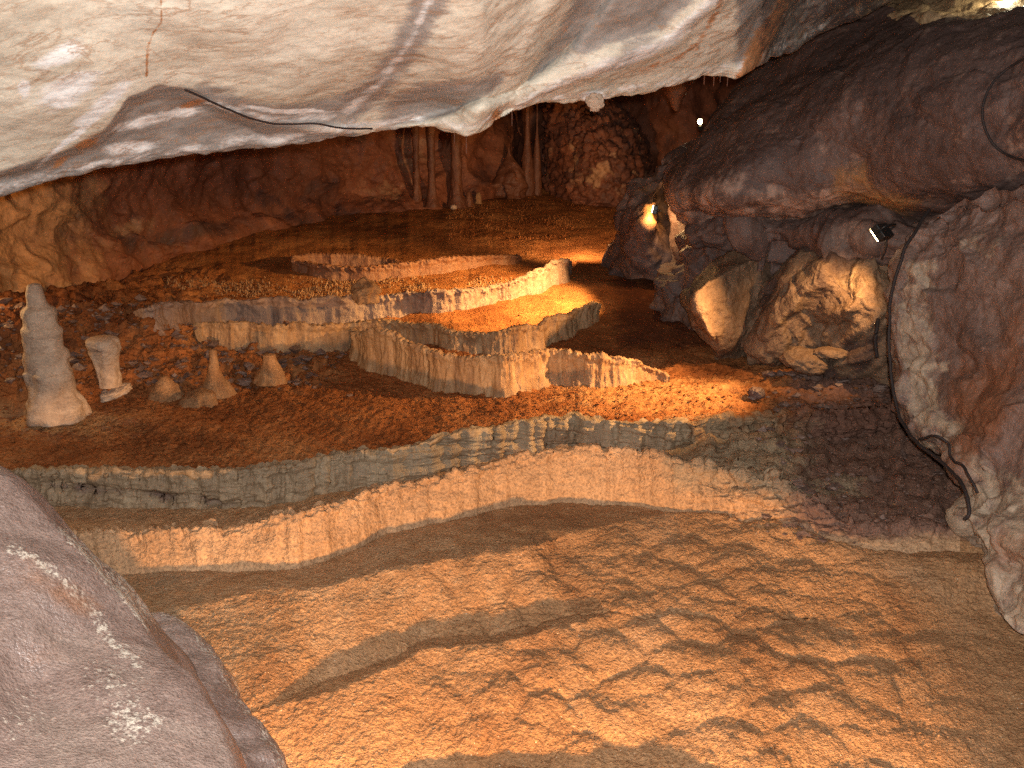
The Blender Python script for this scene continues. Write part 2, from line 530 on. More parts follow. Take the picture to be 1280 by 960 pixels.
LP_ = add("prim", PY_(pr, pbY + 0.13), 60, "dam_peach")
add("prim2", LP_ + np.array((0.05, -0.012)), 4, "dam_peach")
dip = 0.10 * (1 - sstep(820, 960, PX))
Lp = add("ppool", np.stack([LP_[:, 0] + 0.14, LP_[:, 1] - dip], -1), 6, "slope")
gr = ln([(-400, 600), (20, 590), (100, 588), (250, 590), (320, 588), (370, 580), (430, 568), (500, 560), (560, 545), (620, 533), (690, 521), (730, 522), (790, 528), (860, 528), (970, 520), (1100, 505), (1250, 500), (1700, 500)], 6, 3, 26, 6)
GRM = PZ(gr, np.interp(PX, [-400, 330, 620, 1700], [-1.775, -1.775, -1.72, -1.72]))
gdrop = 0.17 * (1 - sstep(800, 930, PX)) + 0.02
LGb = np.stack([GRM[:, 0] - 0.03, np.minimum(Lp[:, 1] + 0.02, GRM[:, 1] - gdrop)], -1)
add("gbase", LGb, 46, "slope")
add("grim", GRM, 56, "dam_gray")
add("grim2", GRM + np.array((0.05, -0.003)), 4, "dam_gray")
add("gpool", np.stack([GRM[:, 0] + 0.11, GRM[:, 1] - 0.05 * (1 - sstep(800, 930, PX))], -1), 6, "bed")
e1 = ln([(-400, 530), (0, 522), (75, 515), (150, 498), (250, 487), (340, 470), (430, 457), (520, 470), (590, 486), (640, 486), (700, 478), (760, 478), (820, 470), (900, 460), (1000, 450), (1100, 440), (1300, 430), (1700, 430)], 6, 1.5, 25, 7)
scal = np.abs(np.sin(PX / 27.0 + 1.2 * pn(np.stack([PX / 90.0, 0 * PX + 3, 0 * PX], -1))))
e1 = e1 + 8.0 * (scal - 0.6) * gate(455, 815, 20)
e1z = np.interp(PX, [-400, 860, 1000, 1100, 1700], [-1.70, -1.70, -1.66, -1.58, -1.5])
E1 = add("e1", PZ(e1, e1z), 120, "bed")
# the floor between the winding basins climbs gently; a steep rubble bank on the left
m1 = ln([(-400, 345), (365, 347), (520, 342), (640, 335), (1700, 330)], 6, 1, 20, 11)
M1 = PZ(m1, -1.30)
t_ = 0.45
mid = E1 * (1 - t_) + M1 * t_
lb_ = 1 - sstep(180, 300, PX)
mid = mid * (1 - lb_[:, None]) + PY_(ln([(-400, 408), (1700, 402)], 0), E1[:, 0] + 0.42) * lb_[:, None]
add("mid", mid, 90, "bed")
ms = 1 - sstep(120, 210, PX)
m2 = mid * 0.5 + M1 * 0.5
m2 = m2 * (1 - ms[:, None]) + PY_(ln([(-400, 384), (1700, 380)], 0), mid[:, 0] + 0.35) * ms[:, None]
add("mid2", m2, 60, "bed")
add("m1", M1, 60, "bed")
G5 = add("s0", M1 + np.array((0.55, 0.06)), 20, "bed")
s1Y = G5[:, 0] + 0.62
add("s1", PY_(0 * PX + 298, s1Y), 20, "bed")
add("s2", PY_(0 * PX + 270, s1Y + 1.05), 30, "bed")
add("s3", PY_(0 * PX + 236, s1Y + 2.4), 30, "bed")
add("s4", np.stack([s1Y + 4.5, 0 * PX - 0.75], -1), 10, "bed")

rows = [lines[0][1]]; rk = [""]; rt = [0.0]
for (n0, A, _, _), (n1, B, r, kind) in zip(lines[:-1], lines[1:]):
    t = np.arange(1, r + 1) / r
    for q in t:
        s = q
        if kind.startswith("dam") and r > 10:
            # a riser: bulging, steepest low down, rolled at the rim
            h = q
            out = 0.35 * math.sin(math.pi * q) * 0.05
            y = A[:, 0] * (1 - q) + B[:, 0] * q - out
            z = A[:, 1] * (1 - h) + B[:, 1] * h
            rows.append(np.stack([y, z], -1))
        else:
            rows.append(A * (1 - s) + B * s)
        rk.append(kind); rt.append(q)
RW = np.array(rows); rt = np.array(rt); NR = len(rk)
Yg, Zg = RW[..., 0], RW[..., 1]
Dg = Yg * cp - Zg * sp
P0 = np.stack([(PX[None] - 640) / F * Dg, Yg, Zg + CZ], -1)
ppx, ppy = proj(P0)
isdam = np.array([k.startswith("dam") for k in rk])
isbed = np.array([k == "bed" for k in rk])
isslope = np.array([k == "slope" for k in rk])
NN = normals(P0); NN = np.where(NN[..., 2:3] < -0.2, -NN, NN)
NN = NN * np.where((NN[..., 1:2] > 0.3) & isdam[:, None, None] & (rt[:, None, None] < 1), -1, 1)
D = np.zeros((NR, NC))
pert = np.stack([P0[..., 0] * 1.0, P0[..., 1] * 1.0, P0[..., 2] * 2.0], -1)
# flowstone slope: pillows of tiny basins, ripples
wx = P0[..., 0] + 0.08 * pn(pert @ ROT * 3.1) + 0.012 * pn(pert @ ROT * 9); wy = P0[..., 1] + 0.07 * pn(pert @ ROT * 3.1 + 40) + 0.012 * pn(pert @ ROT * 9 + 17)
f1, f2 = worley(np.stack([wx * 4.6 + wy * 1.2, wy * 5.4 - wx * 0.5], -1))
pil = 0.25 * sstep(0.0, 0.8, f2 - f1) + 1.1 * np.clip(1 - f1 * f1 * 1.3, 0, 1) - 0.25
f1b, f2b = worley(np.stack([wx * 8.5, wy * 7.5 + 30], -1))
pilb = sstep(0.0, 0.4, f2b - f1b)
reg = sstep(430, 640, ppx) * sstep(640, 690, ppy) * (1 - 0.6 * sstep(1000, 1200, ppx)) * (1 - 0.5 * sstep(880, 1000, ppy)) + 0.25
sl = isslope[:, None] * 1.0
# no pillows on the smooth lit band just below the peach dam
D += sl * (0.017 * (pil - 0.5) * reg + 0.003 * (pilb - 0.5) * (0.3 + reg))
D += sl * (0.016 * fbm(pert, 1.6, 2) + 0.004 * fbm(pert, 7, 3, 0.6) + 0.004 * fbm(pert, 36, 3, 0.8))
D += isbed[:, None] * (0.025 * fbm(pert, 1.8, 3) + 0.006 * fbm(pert, 9, 2) + 0.010 * sstep(370, 440, ppy) * fbm(pert, 24, 3, 0.75))
bank = isbed[:, None] * np.maximum(sstep(500, 470, ppy) * sstep(455, 380, ppx) * sstep(380, 400, ppy), sstep(320, 230, ppx) * sstep(480, 450, ppy) * sstep(325, 345, ppy))
D += bank * (0.06 * facet(pert, 7) + 0.03 * facet(pert, 17, 5.0))
# rough banks on the right with ledges
rb = sstep(820, 960, ppx) * sstep(690, 650, ppy) * sstep(430, 470, ppy)
D += rb * (0.045 * fbm(np.stack([P0[..., 0] * 0.5, P0[..., 1] * 1.6, P0[..., 2] * 3], -1), 3.2, 5, 0.6) + 0.012 * facet(pert, 8, 3.0) + 0.02 * fbm(pert, 14, 3))
# dam faces: flutes running down the wall
arc = np.cumsum(np.hypot(np.gradient(P0[..., 0], axis=1), 0.6 * np.gradient(P0[..., 1], axis=1)), axis=1)
fl = np.stack([arc, P0[..., 2] * 0.22, 0 * arc], -1)
flute = 0.7 * fbm(fl, 7, 4, 0.7) + 0.35 * ridged(fl, 15, 2)
rag = fbm(pert, 12, 4, 0.6)
win = (np.sin(np.pi * np.clip(rt, 0, 1)) ** 0.6 * 0.8 + 0.2 * (rt > 0.1))[:, None]
amp = np.zeros(NR)
for k, a in (("dam_peach", 0.012), ("dam_gray", 0.024), ("dam_g1", 0.026), ("dam_g2", 0.024), ("dam_g4", 0.024), ("dam_g5", 0.015)):
    amp[[kk == k for kk in rk]] = a
hgt = np.ones((NR, NC))
for k in set(rk):
    if k.startswith('dam'):
        m = np.array([kk == k for kk in rk]); hh = P0[m][..., 2]; hgt[m] = np.clip((hh.max(0) - hh.min(0) - 0.02) / 0.08, 0, 1)[None]
win = win * hgt * np.where(np.array([k == 'dam_gray' for k in rk])[:, None] & (ppx > 430), 0.4, 1.0)
D += amp[:, None] * win * flute + (amp[:, None] * 0.6) * rag * win
# broken layered lip of the gray dam right of its middle
lay = np.array([k == "dam_gray" for k in rk])[:, None] * sstep(400, 520, ppx)
lipw = (sstep(0.72, 0.9, rt) * isdam)[:, None] * hgt
D += lipw * np.where(lay > 0.5, 0.35, 1.0) * (0.010 + 0.016 * fbm(pert, 15, 4, 0.6) + 0.010 * facet(pert, 22, 2.0))
D += lay * 0.022 * fbm(np.stack([P0[..., 0] * 0.5, P0[..., 1] * 0.5, P0[..., 2] * 3.5 + P0[..., 0] * 0.4], -1), 5.0, 4, 0.6)
gd = np.array([k == "dam_gray" for k in rk])[:, None]
gap = gd * np.exp(-((ppy - np.interp(PX, [-100, 30, 120, 200, 280, 340, 420], [592, 604, 614, 623, 631, 624, 600])[None]) / 9.0) ** 2) * sstep(380, 290, ppx)
gap = gap * np.clip(0.7 + 0.8 * fbm(pert, 6, 3), 0, 1)
D -= 0.04 * gap
P1 = P0 + NN * D[..., None]
rim = (isdam & (rt > 0.93))[:, None] * hgt
P1[..., 2] += rim * (0.012 * fbm(np.stack([arc, 0 * arc, 0 * arc], -1), 22, 3, 0.7))
purple = np.clip(rb * 1.2 * sstep(930, 1060, ppx), 0, 1) * sstep(440, 480, ppy) * 0.95
gray = np.clip(sstep(790, 860, ppx) * sstep(1080, 960, ppx) * sstep(505, 530, ppy) * sstep(640, 600, ppy), 0, 1) * 0.62
gray = np.maximum(gray, 0.62 * sstep(900, 1000, ppx) * sstep(585, 605, ppy) * sstep(640, 615, ppy) * sstep(1120, 1050, ppx))
pale = np.zeros_like(gray)
pale = np.maximum(pale, 0.4 * sstep(900, 450, ppx) * sstep(1000, 700, ppy) * sl)
leftg = sstep(330, 200, ppx) * sstep(640, 700, ppy)
gray = np.maximum(gray, 0.45 * leftg * sl)
dark = 0.75 * sstep(745, 790, ppx) * sstep(450, 420, ppy) * sstep(320, 345, ppy)  # shade on the slope right of the dams, put into the color
dark = np.maximum(dark, 0.7 * gap)  # shade inside the gap is painted as well as modelled
dark = np.maximum(dark, 0.5 * sstep(300, 60, ppx) * sstep(480, 440, ppy))
stp = blob0(ppx, ppy, 60, 528, 130, 26)
bp_ = 0.6 * sstep(455, 480, ppy) * sstep(560, 480, ppy) * sstep(560, 760, ppx) * sstep(1000, 880, ppx)  # lamp pool on the gravel, painted in as a paler color
ATT = {"purple": np.maximum(purple, 0.6 * stp * isbed[:, None]), "gray": gray, "pale": np.maximum(np.maximum(pale, bp_), 0.7 * stp * isbed[:, None]), "dark": dark}


def cut(name, want, mat, c0=-1e9, c1=1e9, invert=None):
    """faces of the loft that belong to one object"""
    q = gridq(NR, NC).reshape(NR - 1, NC - 1, 4)
    m = want[1:][:, None] & (PX[None, :-1] >= c0) & (PX[None, :-1] < c1)
    if invert is not None:
        m = m | invert
    q = q[m]
    used, inv = np.unique(q, return_inverse=True)
    V = P1.reshape(-1, 3)[used]
    return put(name, V, inv.reshape(-1, 4), mat, {k: a.ravel()[used] for k, a in ATT.items()})


rk = np.array(rk)
dams = [("dam_peach", 40, 1200, M_PEACH, "broad peach rimstone dam wall arching across the foreground above the lamplit slope"),
        ("dam_gray", -420, 860, M_GRAY, "gray green rimstone dam holding back the orange gravel bed")]
slope_extra = np.zeros((NR - 1, NC - 1), bool); bed_extra = slope_extra.copy()
SHEETS["floor"] = tuple(a[rk == "bed"][:, (PX > -60) & (PX < 1340)].reshape(-1, *a.shape[2:]) for a in (P1, *proj(P1)))
# ------------------------------------------------------------------ winding basin walls
BASINS = []


def basin_wall(path, mat, seed, label, thick=0.03, flute_=0.018, lean=0.03, n=640):
    A = np.array(path, float)
    B = []
    for x, yr, yb in A:
        g = surf(x, yb, "floor"); r = W(x, yr, g[1] + lean)
        B.append((g[0], g[1], g[2], r[2]))
    B = crom(np.array(B), n)
    k = np.exp(-0.5 * (np.arange(-20, 21) / 9.0) ** 2); k /= k.sum()
    B = np.stack([np.convolve(np.pad(B[:, c], 20, mode='edge'), k, 'valid') for c in range(4)], -1)
    tg = np.gradient(B[:, :2], axis=0); ds = np.hypot(tg[:, 0], tg[:, 1]); tg /= ds[:, None] + 1e-9
    ou = np.stack([tg[:, 1], -tg[:, 0]], -1)
    arc_ = np.cumsum(ds)
    BASINS.append((B, ou))
    q = np.stack([arc_, 0 * arc_ + seed, 0 * arc_], -1)
    sc_ = np.abs(np.sin(arc_ * 9.0 + 1.5 * pn(q * 3.0)))                    # scallops in plan
    h = np.maximum(B[:, 3] - B[:, 2], 0.0) * (1 + 0.26 * pn(q * 3.3) + 0.12 * pn(q * 9) + 0.08 * pn(q * 31)) + 0.008 * fbm(q, 40, 2, 0.7)
    end = np.minimum(1, np.minimum(np.arange(n), np.arange(n)[::-1]) / 14.0)
    h = np.maximum(h, 0.002) * end
    prof = []
    m = 46
    for a in np.linspace(0, 1, m):
        prof.append((0, a))
    for a in np.linspace(0.12, 1, 7):
        prof.append((1, a))
    for a in np.linspace(0.1, 1, 14):
        prof.append((2, a))
    V = []
    for kind_, a in prof:
        if kind_ == 0:
            zz = -0.14 + (h + 0.14) * a; off = -lean * a - 0.012 * math.sin(math.pi * a) + (0.035 + 0.03 * pn(q * 6)) * (1 - a) ** 3
        elif kind_ == 1:
            zz = h + 0.006 * math.sin(math.pi * a); off = -lean - thick * a
        else:
            zz = h - (h + 0.14) * a; off = -lean - thick - 0.02 * a
        off = off + (0.030 * sc_ + 0 * h)
        V.append(np.stack([B[:, 0] + ou[:, 0] * off, B[:, 1] + ou[:, 1] * off, B[:, 2] + zz], -1))
    V = np.array(V)
    av = np.array([a if k_ == 0 else (1.0 if k_ == 1 else 1 - a) for k_, a in prof])[:, None]
    sg = np.array([1.0 if k_ == 0 else (0.2 if k_ == 1 else -1.0) for k_, a in prof])[:, None]
    fq = np.stack([arc_[None] + 0 * V[..., 0], V[..., 2] * 0.18 + seed, 0 * V[..., 0]], -1)
    fl_ = 0.7 * ridged(fq, 10, 2) + 0.5 * fbm(fq, 24, 3, 0.6)
    d_ = sg * flute_ * fl_ * (0.3 + 0.7 * sstep(0, 0.3, av)) * np.minimum(1, h / 0.06)[None]
    d_ = d_ + sg * sstep(0.78, 0.95, av) * (0.010 + 0.018 * fbm(V, 22, 3, 0.6)) * np.minimum(1, h / 0.05)[None] + sg * 0.008 * fbm(V, 16, 3)
    V[..., :2] += ou[None] * d_[..., None]
    V[..., 2] += (av > 0.9) * 0.006 * fbm(V, 45, 2)
    return tag(put("rimstone_dam", V, gridq(len(prof), n)[:, ::-1], mat), label, "rimstone dam", "rimstone dams stepping up the cave floor")


basin_wall([(436, 409, 424), (441, 412, 438), (452, 415, 452), (474, 416, 462), (502, 418, 469), (523, 425, 474), (537, 437, 480), (560, 442, 484), (592, 446, 487), (626, 450, 489), (648, 443, 485), (664, 439, 478), (690, 436, 474), (712, 436, 477), (737, 443, 477), (762, 448, 478), (792, 450, 474), (815, 461, 471), (838, 469, 472)],
           M_CREAM, 1, "scalloped cream rimstone dam at the far edge of the orange gravel bed", flute_=0.020)
basin_wall([(246, 404, 408), (262, 401, 420), (300, 403, 430), (360, 404, 434), (420, 404, 431), (480, 402, 419), (528, 404, 424), (560, 409, 431), (600, 415, 439), (640, 412, 440), (668, 405, 433), (694, 396, 423), (722, 386, 409), (742, 380, 400), (752, 383, 388)],
           M_CREAM, 2, "long winding tan rimstone dam just behind the scalloped cream dam")
basin_wall([(160, 390, 391), (185, 383, 391), (212, 378, 394), (280, 376, 397), (350, 372, 398), (450, 371, 396), (500, 367, 391), (560, 362, 385), (600, 359, 378), (630, 355, 371), (654, 345, 366), (680, 334, 358), (706, 323, 349), (716, 326, 334)],
           M_MAUVE, 3, "mauve gray rimstone dam whose right end glows bright gold under the lamp", flute_=0.014)
basin_wall([(508, 325, 329), (474, 320, 326), (432, 316, 323), (392, 315, 322), (366, 319, 327), (364, 322, 332), (378, 327, 338), (420, 333, 346), (470, 334, 347), (502, 328, 343), (532, 324, 339), (580, 321, 333), (630, 319, 327), (655, 319, 322)],
           M_BROWN, 4, "small curled rimstone dam farthest back in front of the brown slope", flute_=0.005, thick=0.05)


for B_, ou_ in BASINS:
    m_ = (rk == "bed")[:, None] & (PX > 100)[None] & (PX < 900)[None] & (ppy < 500)
    p_ = P1[m_]; best = np.full(len(p_), 9.0); sd = np.zeros(len(p_)); hh_ = np.zeros(len(p_))
    for q_ in range(0, len(B_), 4):
        e_ = p_[:, :2] - B_[q_, :2]; d_ = np.hypot(e_[:, 0], e_[:, 1]); c_ = d_ < best
        best = np.where(c_, d_, best); sd = np.where(c_, e_ @ ou_[q_], sd); hh_ = np.where(c_, max(0.0, B_[q_, 3] - B_[q_, 2]), hh_)
    P1[m_, 2] -= 0.075 * np.minimum(1, hh_ / 0.1) * (sd < 0) * sstep(0.03, 0.09, best) * (1 - sstep(0.14, 0.42, best))


for k, c0, c1, mat, lab in dams:
    w_ = rk == k
    tag(cut("rimstone_dam", w_, mat, c0, c1), lab, "rimstone dam", "rimstone dams stepping up the cave floor")
    out = w_[1:][:, None] & ((PX[None, :-1] < c0) | (PX[None, :-1] >= c1))
    if k == "dam_peach":
        slope_extra |= out
    else:
        bed_extra |= out
tag(cut("flowstone_slope", rk == "slope", M_SLOPE, invert=slope_extra), kind="structure")
tag(cut("gravel_bed", rk == "bed", M_BED, invert=bed_extra), kind="structure")


def pebbles(name, want, wgt, n, r0, r1, mat, seed):
    """loose grit lying on the floor, too many to count"""
    g = np.random.default_rng(seed)
    w = (want[:, None] * wgt).ravel(); k = g.choice(len(w), n, p=w / w.sum())
    C = P1.reshape(-1, 3)[k] + g.normal(size=(n, 3)) * np.array((0.008, 0.012, 0))
    O = np.array([(1, 0, 0), (0, 1, 0), (-1, 0, 0), (0, -1, 0), (0, 0, 1), (0, 0, -1), (.62, .62, .5), (-.62, .62, .5), (-.62, -.62, .5), (.62, -.62, .5)])
    T = np.array([(0, 6, 9), (9, 6, 4), (0, 1, 6), (1, 7, 6), (6, 7, 4), (1, 2, 7), (2, 8, 7), (7, 8, 4), (2, 3, 8), (3, 9, 8), (8, 9, 4), (3, 0, 9), (1, 0, 5), (2, 1, 5), (3, 2, 5), (0, 3, 5)])
    r = r0 * (r1 / r0) ** (g.random(n) ** 2.2)
    V = O[None] * (1 + 0.3 * g.normal(size=(n, 10, 1))) * r[:, None, None] * np.array((1.2, 1.0, 0.7))
    a = g.random(n) * 6.28; c, s_ = np.cos(a)[:, None], np.sin(a)[:, None]
    V = np.stack([V[..., 0] * c - V[..., 1] * s_, V[..., 0] * s_ + V[..., 1] * c, V[..., 2]], -1) + C[:, None] + np.array((0, 0, 0.2)) * r[:, None, None]
    T = (T[None] + (np.arange(n) * 10)[:, None, None]).reshape(-1, 3)
    return tag(put(name, V.reshape(-1, 3), np.zeros((0, 4), int), mat, tris=T, smooth=False), kind="stuff")


vis = ((ppx > -40) & (ppx < 1320) & (ppy > 380)) * 1.0
pebbles("gravel", rk == "bed", vis * (0.25 + sstep(420, 480, ppy) + 1.5 * bank), 9000, 0.003, 0.013, M_BED, 1)
pebbles("grit", rk == "slope", vis * (ppy > 600) * (0.15 + 0.8 * sstep(0, 0.5, fbm(pert, 2.5, 3)) + 0.5 * rb), 5000, 0.0015, 0.007, M_SLOPE, 2)
pebbles("rubble", (rk == "bed") | (rk == "slope"), vis * (rb * sstep(930, 1000, ppx) + 1.2 * bank), 1600, 0.008, 0.045, M_WALLR, 3)

def spikes(name, x0, x1, y0, y1, n, h0, h1, mat, seed):
    """upright crystal bristles growing on the basin floor"""
    g = np.random.default_rng(seed)
    V_, x_, y_ = SHEETS["floor"]
    ok = np.where((x_ > x0) & (x_ < x1) & (y_ > y0) & (y_ < y1))[0]
    wgt = np.clip(0.2 + 1.6 * fbm(V_[ok], 2.5, 2), 0.02, 1); C = V_[g.choice(ok, n, p=wgt / wgt.sum())] + g.normal(size=(n, 3)) * np.array((0.02, 0.02, 0))
    a = np.arange(5) * 2 * np.pi / 5
    O = np.concatenate([np.stack([np.cos(a), np.sin(a), 0 * a], -1), np.stack([0.75 * np.cos(a), 0.75 * np.sin(a), 0 * a + 0.6], -1), [[0, 0, 1]]])
    T = []
    for q in range(5):
        r_ = (q + 1) % 5
        T += [(q, r_, 5 + r_), (q, 5 + r_, 5 + q), (5 + q, 5 + r_, 10)]
    h = h0 + (h1 - h0) * g.random(n) ** 2
    V = O[None] * np.stack([h * 0.22, h * 0.22, h], -1)[:, None] * (1 + 0.15 * g.normal(size=(n, 11, 1)))
    V[..., 0] += 0.25 * V[..., 2] * g.normal(size=(n, 1))
    V = V + C[:, None] - np.array((0, 0, 0.006))
    T = (np.array(T)[None] + (np.arange(n) * 11)[:, None, None]).reshape(-1, 3)
    return tag(put(name, V.reshape(-1, 3), np.zeros((0, 4), int), mat, tris=T), kind="stuff")


spikes("calcite_bristles", 200, 650, 346, 373, 2200, 0.012, 0.034, M_TAN, 5)
spikes("calcite_bristles", 560, 775, 250, 300, 1600, 0.012, 0.03, M_BED, 6)

# ------------------------------------------------------------------ ceiling
cpx = [-700, -350, -150, 0, 100, 200, 330, 440, 520, 590, 625, 680, 740, 800, 870, 905, 922, 945, 990, 1050, 1110, 1200, 1350, 1600]
lip = np.interp(cpx, [-700, -350, 0, 100, 200, 330, 440, 500, 560, 590, 625, 650, 740, 800, 870, 905, 922, 945, 990, 1050, 1110, 1200, 1350, 1600],
                [380, 310, 240, 219, 200, 178, 164, 158, 156, 167, 148, 137, 123, 112, 101, 96, 97, 82, 60, 25, -3, -60, -120, -200])
Yl = np.interp(cpx, [-700, 0, 300, 590, 900, 1110, 1600], [3.6, 4.1, 4.5, 4.7, 5.3, 6.2, 6.4])
Yt = np.interp(cpx, [-700, 0, 300, 590, 900, 1110, 1600], [2.6, 3.0, 3.2, 3.4, 4.2, 5.0, 5.2])
top = np.where(np.array(cpx) < 930, -70, lip - np.interp(cpx, [930, 1110, 1600], [160, 110, 100]))
crow = []
def wr(Y, z):
    return [np.array((W(p, 200, 4.0)[0] * max(Y, 3.0) / 4.0, Y, z + CZ)) for p in cpx]
crow.append([W(p, l, y) + np.array((0, 9.0, 1.6)) for p, l, y in zip(cpx, lip, Yl)])
crow.append([W(p, l, y) + np.array((0, 4.0, 1.5)) for p, l, y in zip(cpx, lip, Yl)])
crow.append([W(p, l, y) + np.array((0, 1.2, 0.8)) for p, l, y in zip(cpx, lip, Yl)])
crow.append([W(p, l, y) + np.array((0, 0.25, 0.16)) for p, l, y in zip(cpx, lip, Yl)])
for t in (0.0, 0.12, 0.3, 0.5, 0.75, 1.0):
    crow.append([W(p, l * (1 - t) + tt * t, yl * (1 - t) + yt * t - 0.12 * math.sin(math.pi * t)) for p, l, tt, yl, yt in zip(cpx, lip, top, Yl, Yt)])
crow.append([np.array((W(p, tt, yt)[0], yt - 1.2, W(p, tt, yt)[2] + 0.45)) for p, tt, yt in zip(cpx, top, Yt)])
crow.append([np.array((W(p, tt, yt)[0], yt - 3.2, W(p, tt, yt)[2] + 0.7)) for p, tt, yt in zip(cpx, top, Yt)])
crow.append([np.array((W(p, tt, yt)[0], yt - 6.0, W(p, tt, yt)[2] + 0.4)) for p, tt, yt in zip(cpx, top, Yt)])

FOLD1 = [(560, -80), (540, 0), (505, 60), (470, 110), (425, 142), (330, 145), (260, 128)]           # gray valley
FOLD2 = [(730, -60), (660, 60), (640, 105), (600, 145), (588, 168)]                              # cream rib
FOLD3 = [(920, -80), (890, 0), (840, 50), (760, 75), (690, 110), (650, 132)]
FOLD4 = [(790, -60), (740, 20), (690, 75), (640, 110), (560, 135), (470, 160)]
STEP = [(-700, 330), (-100, 222), (0, 206), (75, 188), (130, 158), (160, 122), (200, 110), (245, 114), (290, 138), (340, 152), (400, 158), (470, 163)]
RIB = [(1010, -60), (975, 15), (950, 60), (930, 95)]


def ceil_disp(P, px, py):
    lp = np.interp(px, cpx, lip)
    near = np.exp(-((py - lp) / 7.0) ** 2)
    return 0.04 * fbm(P, 1.1, 3) + 0.010 * fbm(P, 3.6, 3) + 0.0025 * fbm(P, 18, 3) + near * (0.010 * fbm(P, 9, 3, 0.6) + 0.003 * facet(P, 14))


def ceil_push(P, px, py):
    vis = sstep(-400, -200, py)
    d = 0 * px
    a, s = pdist(px, py, STEP)
    d -= 0.09 * np.where(s > 0, sstep(0, 18, a), 0) * sstep(520, 420, px)
    d += 0.015 * np.exp(-(a / 12.0) ** 2) * sstep(520, 420, px)
    a, s = pdist(px, py, FOLD1); d -= 0.02 * np.exp(-(a / 40.0) ** 2)
    a, s = pdist(px, py, FOLD2); d += 0.10 * np.exp(-(a / 18.0) ** 2)
    a, s = pdist(px, py, FOLD3); d -= 0.16 * np.where(s > 0, sstep(0, 40, a), 0.0) * sstep(600, 700, px) * sstep(915, 860, px); d += 0.04 * np.exp(-(a / 10.0) ** 2)
    a, s = pdist(px, py, FOLD4); d -= 0.12 * np.where(s > 0, np.exp(-(a / 40.0) ** 2), np.exp(-(a / 9.0) ** 2))
    a, s = pdist(px, py, RIB); d += 0.10 * np.exp(-(a / 10.0) ** 2)
    d -= 0.35 * sstep(930, 1010, px)
    return d * vis


def blob(px, py, x, y, rx, ry, ang=0):
    c, s = math.cos(math.radians(ang)), math.sin(math.radians(ang))
    u = ((px - x) * c + (py - y) * s) / rx; v = (-(px - x) * s + (py - y) * c) / ry
    return np.exp(-(u * u + v * v))


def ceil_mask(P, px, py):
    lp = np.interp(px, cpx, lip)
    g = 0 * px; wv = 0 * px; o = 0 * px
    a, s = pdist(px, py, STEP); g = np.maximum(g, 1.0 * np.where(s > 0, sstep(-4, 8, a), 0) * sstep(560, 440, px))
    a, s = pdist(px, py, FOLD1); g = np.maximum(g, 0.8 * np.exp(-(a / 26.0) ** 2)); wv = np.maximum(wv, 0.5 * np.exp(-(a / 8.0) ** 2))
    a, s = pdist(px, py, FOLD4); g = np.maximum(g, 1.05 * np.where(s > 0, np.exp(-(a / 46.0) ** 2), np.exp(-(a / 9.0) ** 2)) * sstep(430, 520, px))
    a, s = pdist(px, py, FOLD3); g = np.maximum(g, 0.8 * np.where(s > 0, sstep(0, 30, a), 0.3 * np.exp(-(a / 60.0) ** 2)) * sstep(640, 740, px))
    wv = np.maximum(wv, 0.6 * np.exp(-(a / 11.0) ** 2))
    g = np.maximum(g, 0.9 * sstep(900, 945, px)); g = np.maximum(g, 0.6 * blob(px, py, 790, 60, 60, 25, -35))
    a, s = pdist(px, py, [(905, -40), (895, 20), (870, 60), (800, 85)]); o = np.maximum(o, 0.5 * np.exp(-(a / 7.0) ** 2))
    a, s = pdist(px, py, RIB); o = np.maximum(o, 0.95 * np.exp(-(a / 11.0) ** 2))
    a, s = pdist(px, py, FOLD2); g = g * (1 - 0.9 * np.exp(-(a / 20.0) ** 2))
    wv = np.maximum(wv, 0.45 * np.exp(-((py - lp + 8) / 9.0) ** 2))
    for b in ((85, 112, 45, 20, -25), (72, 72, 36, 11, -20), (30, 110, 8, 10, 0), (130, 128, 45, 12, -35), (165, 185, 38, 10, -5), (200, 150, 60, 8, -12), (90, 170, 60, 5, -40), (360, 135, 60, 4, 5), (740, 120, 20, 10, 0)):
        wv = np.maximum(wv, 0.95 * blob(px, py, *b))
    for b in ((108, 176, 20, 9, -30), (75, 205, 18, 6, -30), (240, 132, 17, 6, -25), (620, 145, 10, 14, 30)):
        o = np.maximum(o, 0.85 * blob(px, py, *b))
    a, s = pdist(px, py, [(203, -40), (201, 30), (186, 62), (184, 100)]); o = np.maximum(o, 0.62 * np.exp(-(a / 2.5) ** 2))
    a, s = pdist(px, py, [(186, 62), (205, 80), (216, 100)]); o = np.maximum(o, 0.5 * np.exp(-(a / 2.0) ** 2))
    dk = 0.55 * sstep(940, 960, px) + 0.4 * sstep(1000, 1100, px)  # shade on the far right of the ceiling, put into the color
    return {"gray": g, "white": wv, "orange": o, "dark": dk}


P, px, py = sheet(np.array(crow), 600, 900, ceil_disp, ceil_push, 'ceiling')
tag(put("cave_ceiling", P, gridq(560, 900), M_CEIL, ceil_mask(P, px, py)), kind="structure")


# ------------------------------------------------------------------ cave walls
def wall_disp(P, px, py):
    return 0.18 * fbm(P, 0.8, 3) + 0.09 * facet(P, 1.6) + 0.04 * facet(P, 5.0, 2.0) + 0.015 * fbm(P, 14, 3)


def back_masks(P, px, py):
    dk = 0.55 * sstep(0, 0.5, fbm(P, 1.3, 3) - 0.05)
    dk = np.maximum(dk, 0.8 * blob(px, py, 240, 292, 80, 14, -12))
    pale = 0.55 * blob(px, py, 165, 285, 40, 14, -10) + 0.5 * blob(px, py, 480, 240, 50, 20, 0) + 0.4 * blob(px, py, 520, 190, 50, 30, 0)
    return {"dark": dk, "pale": pale, "orange": 0.85 * sstep(210, 0, px)}  # orange paints the side lamp's light onto the left end


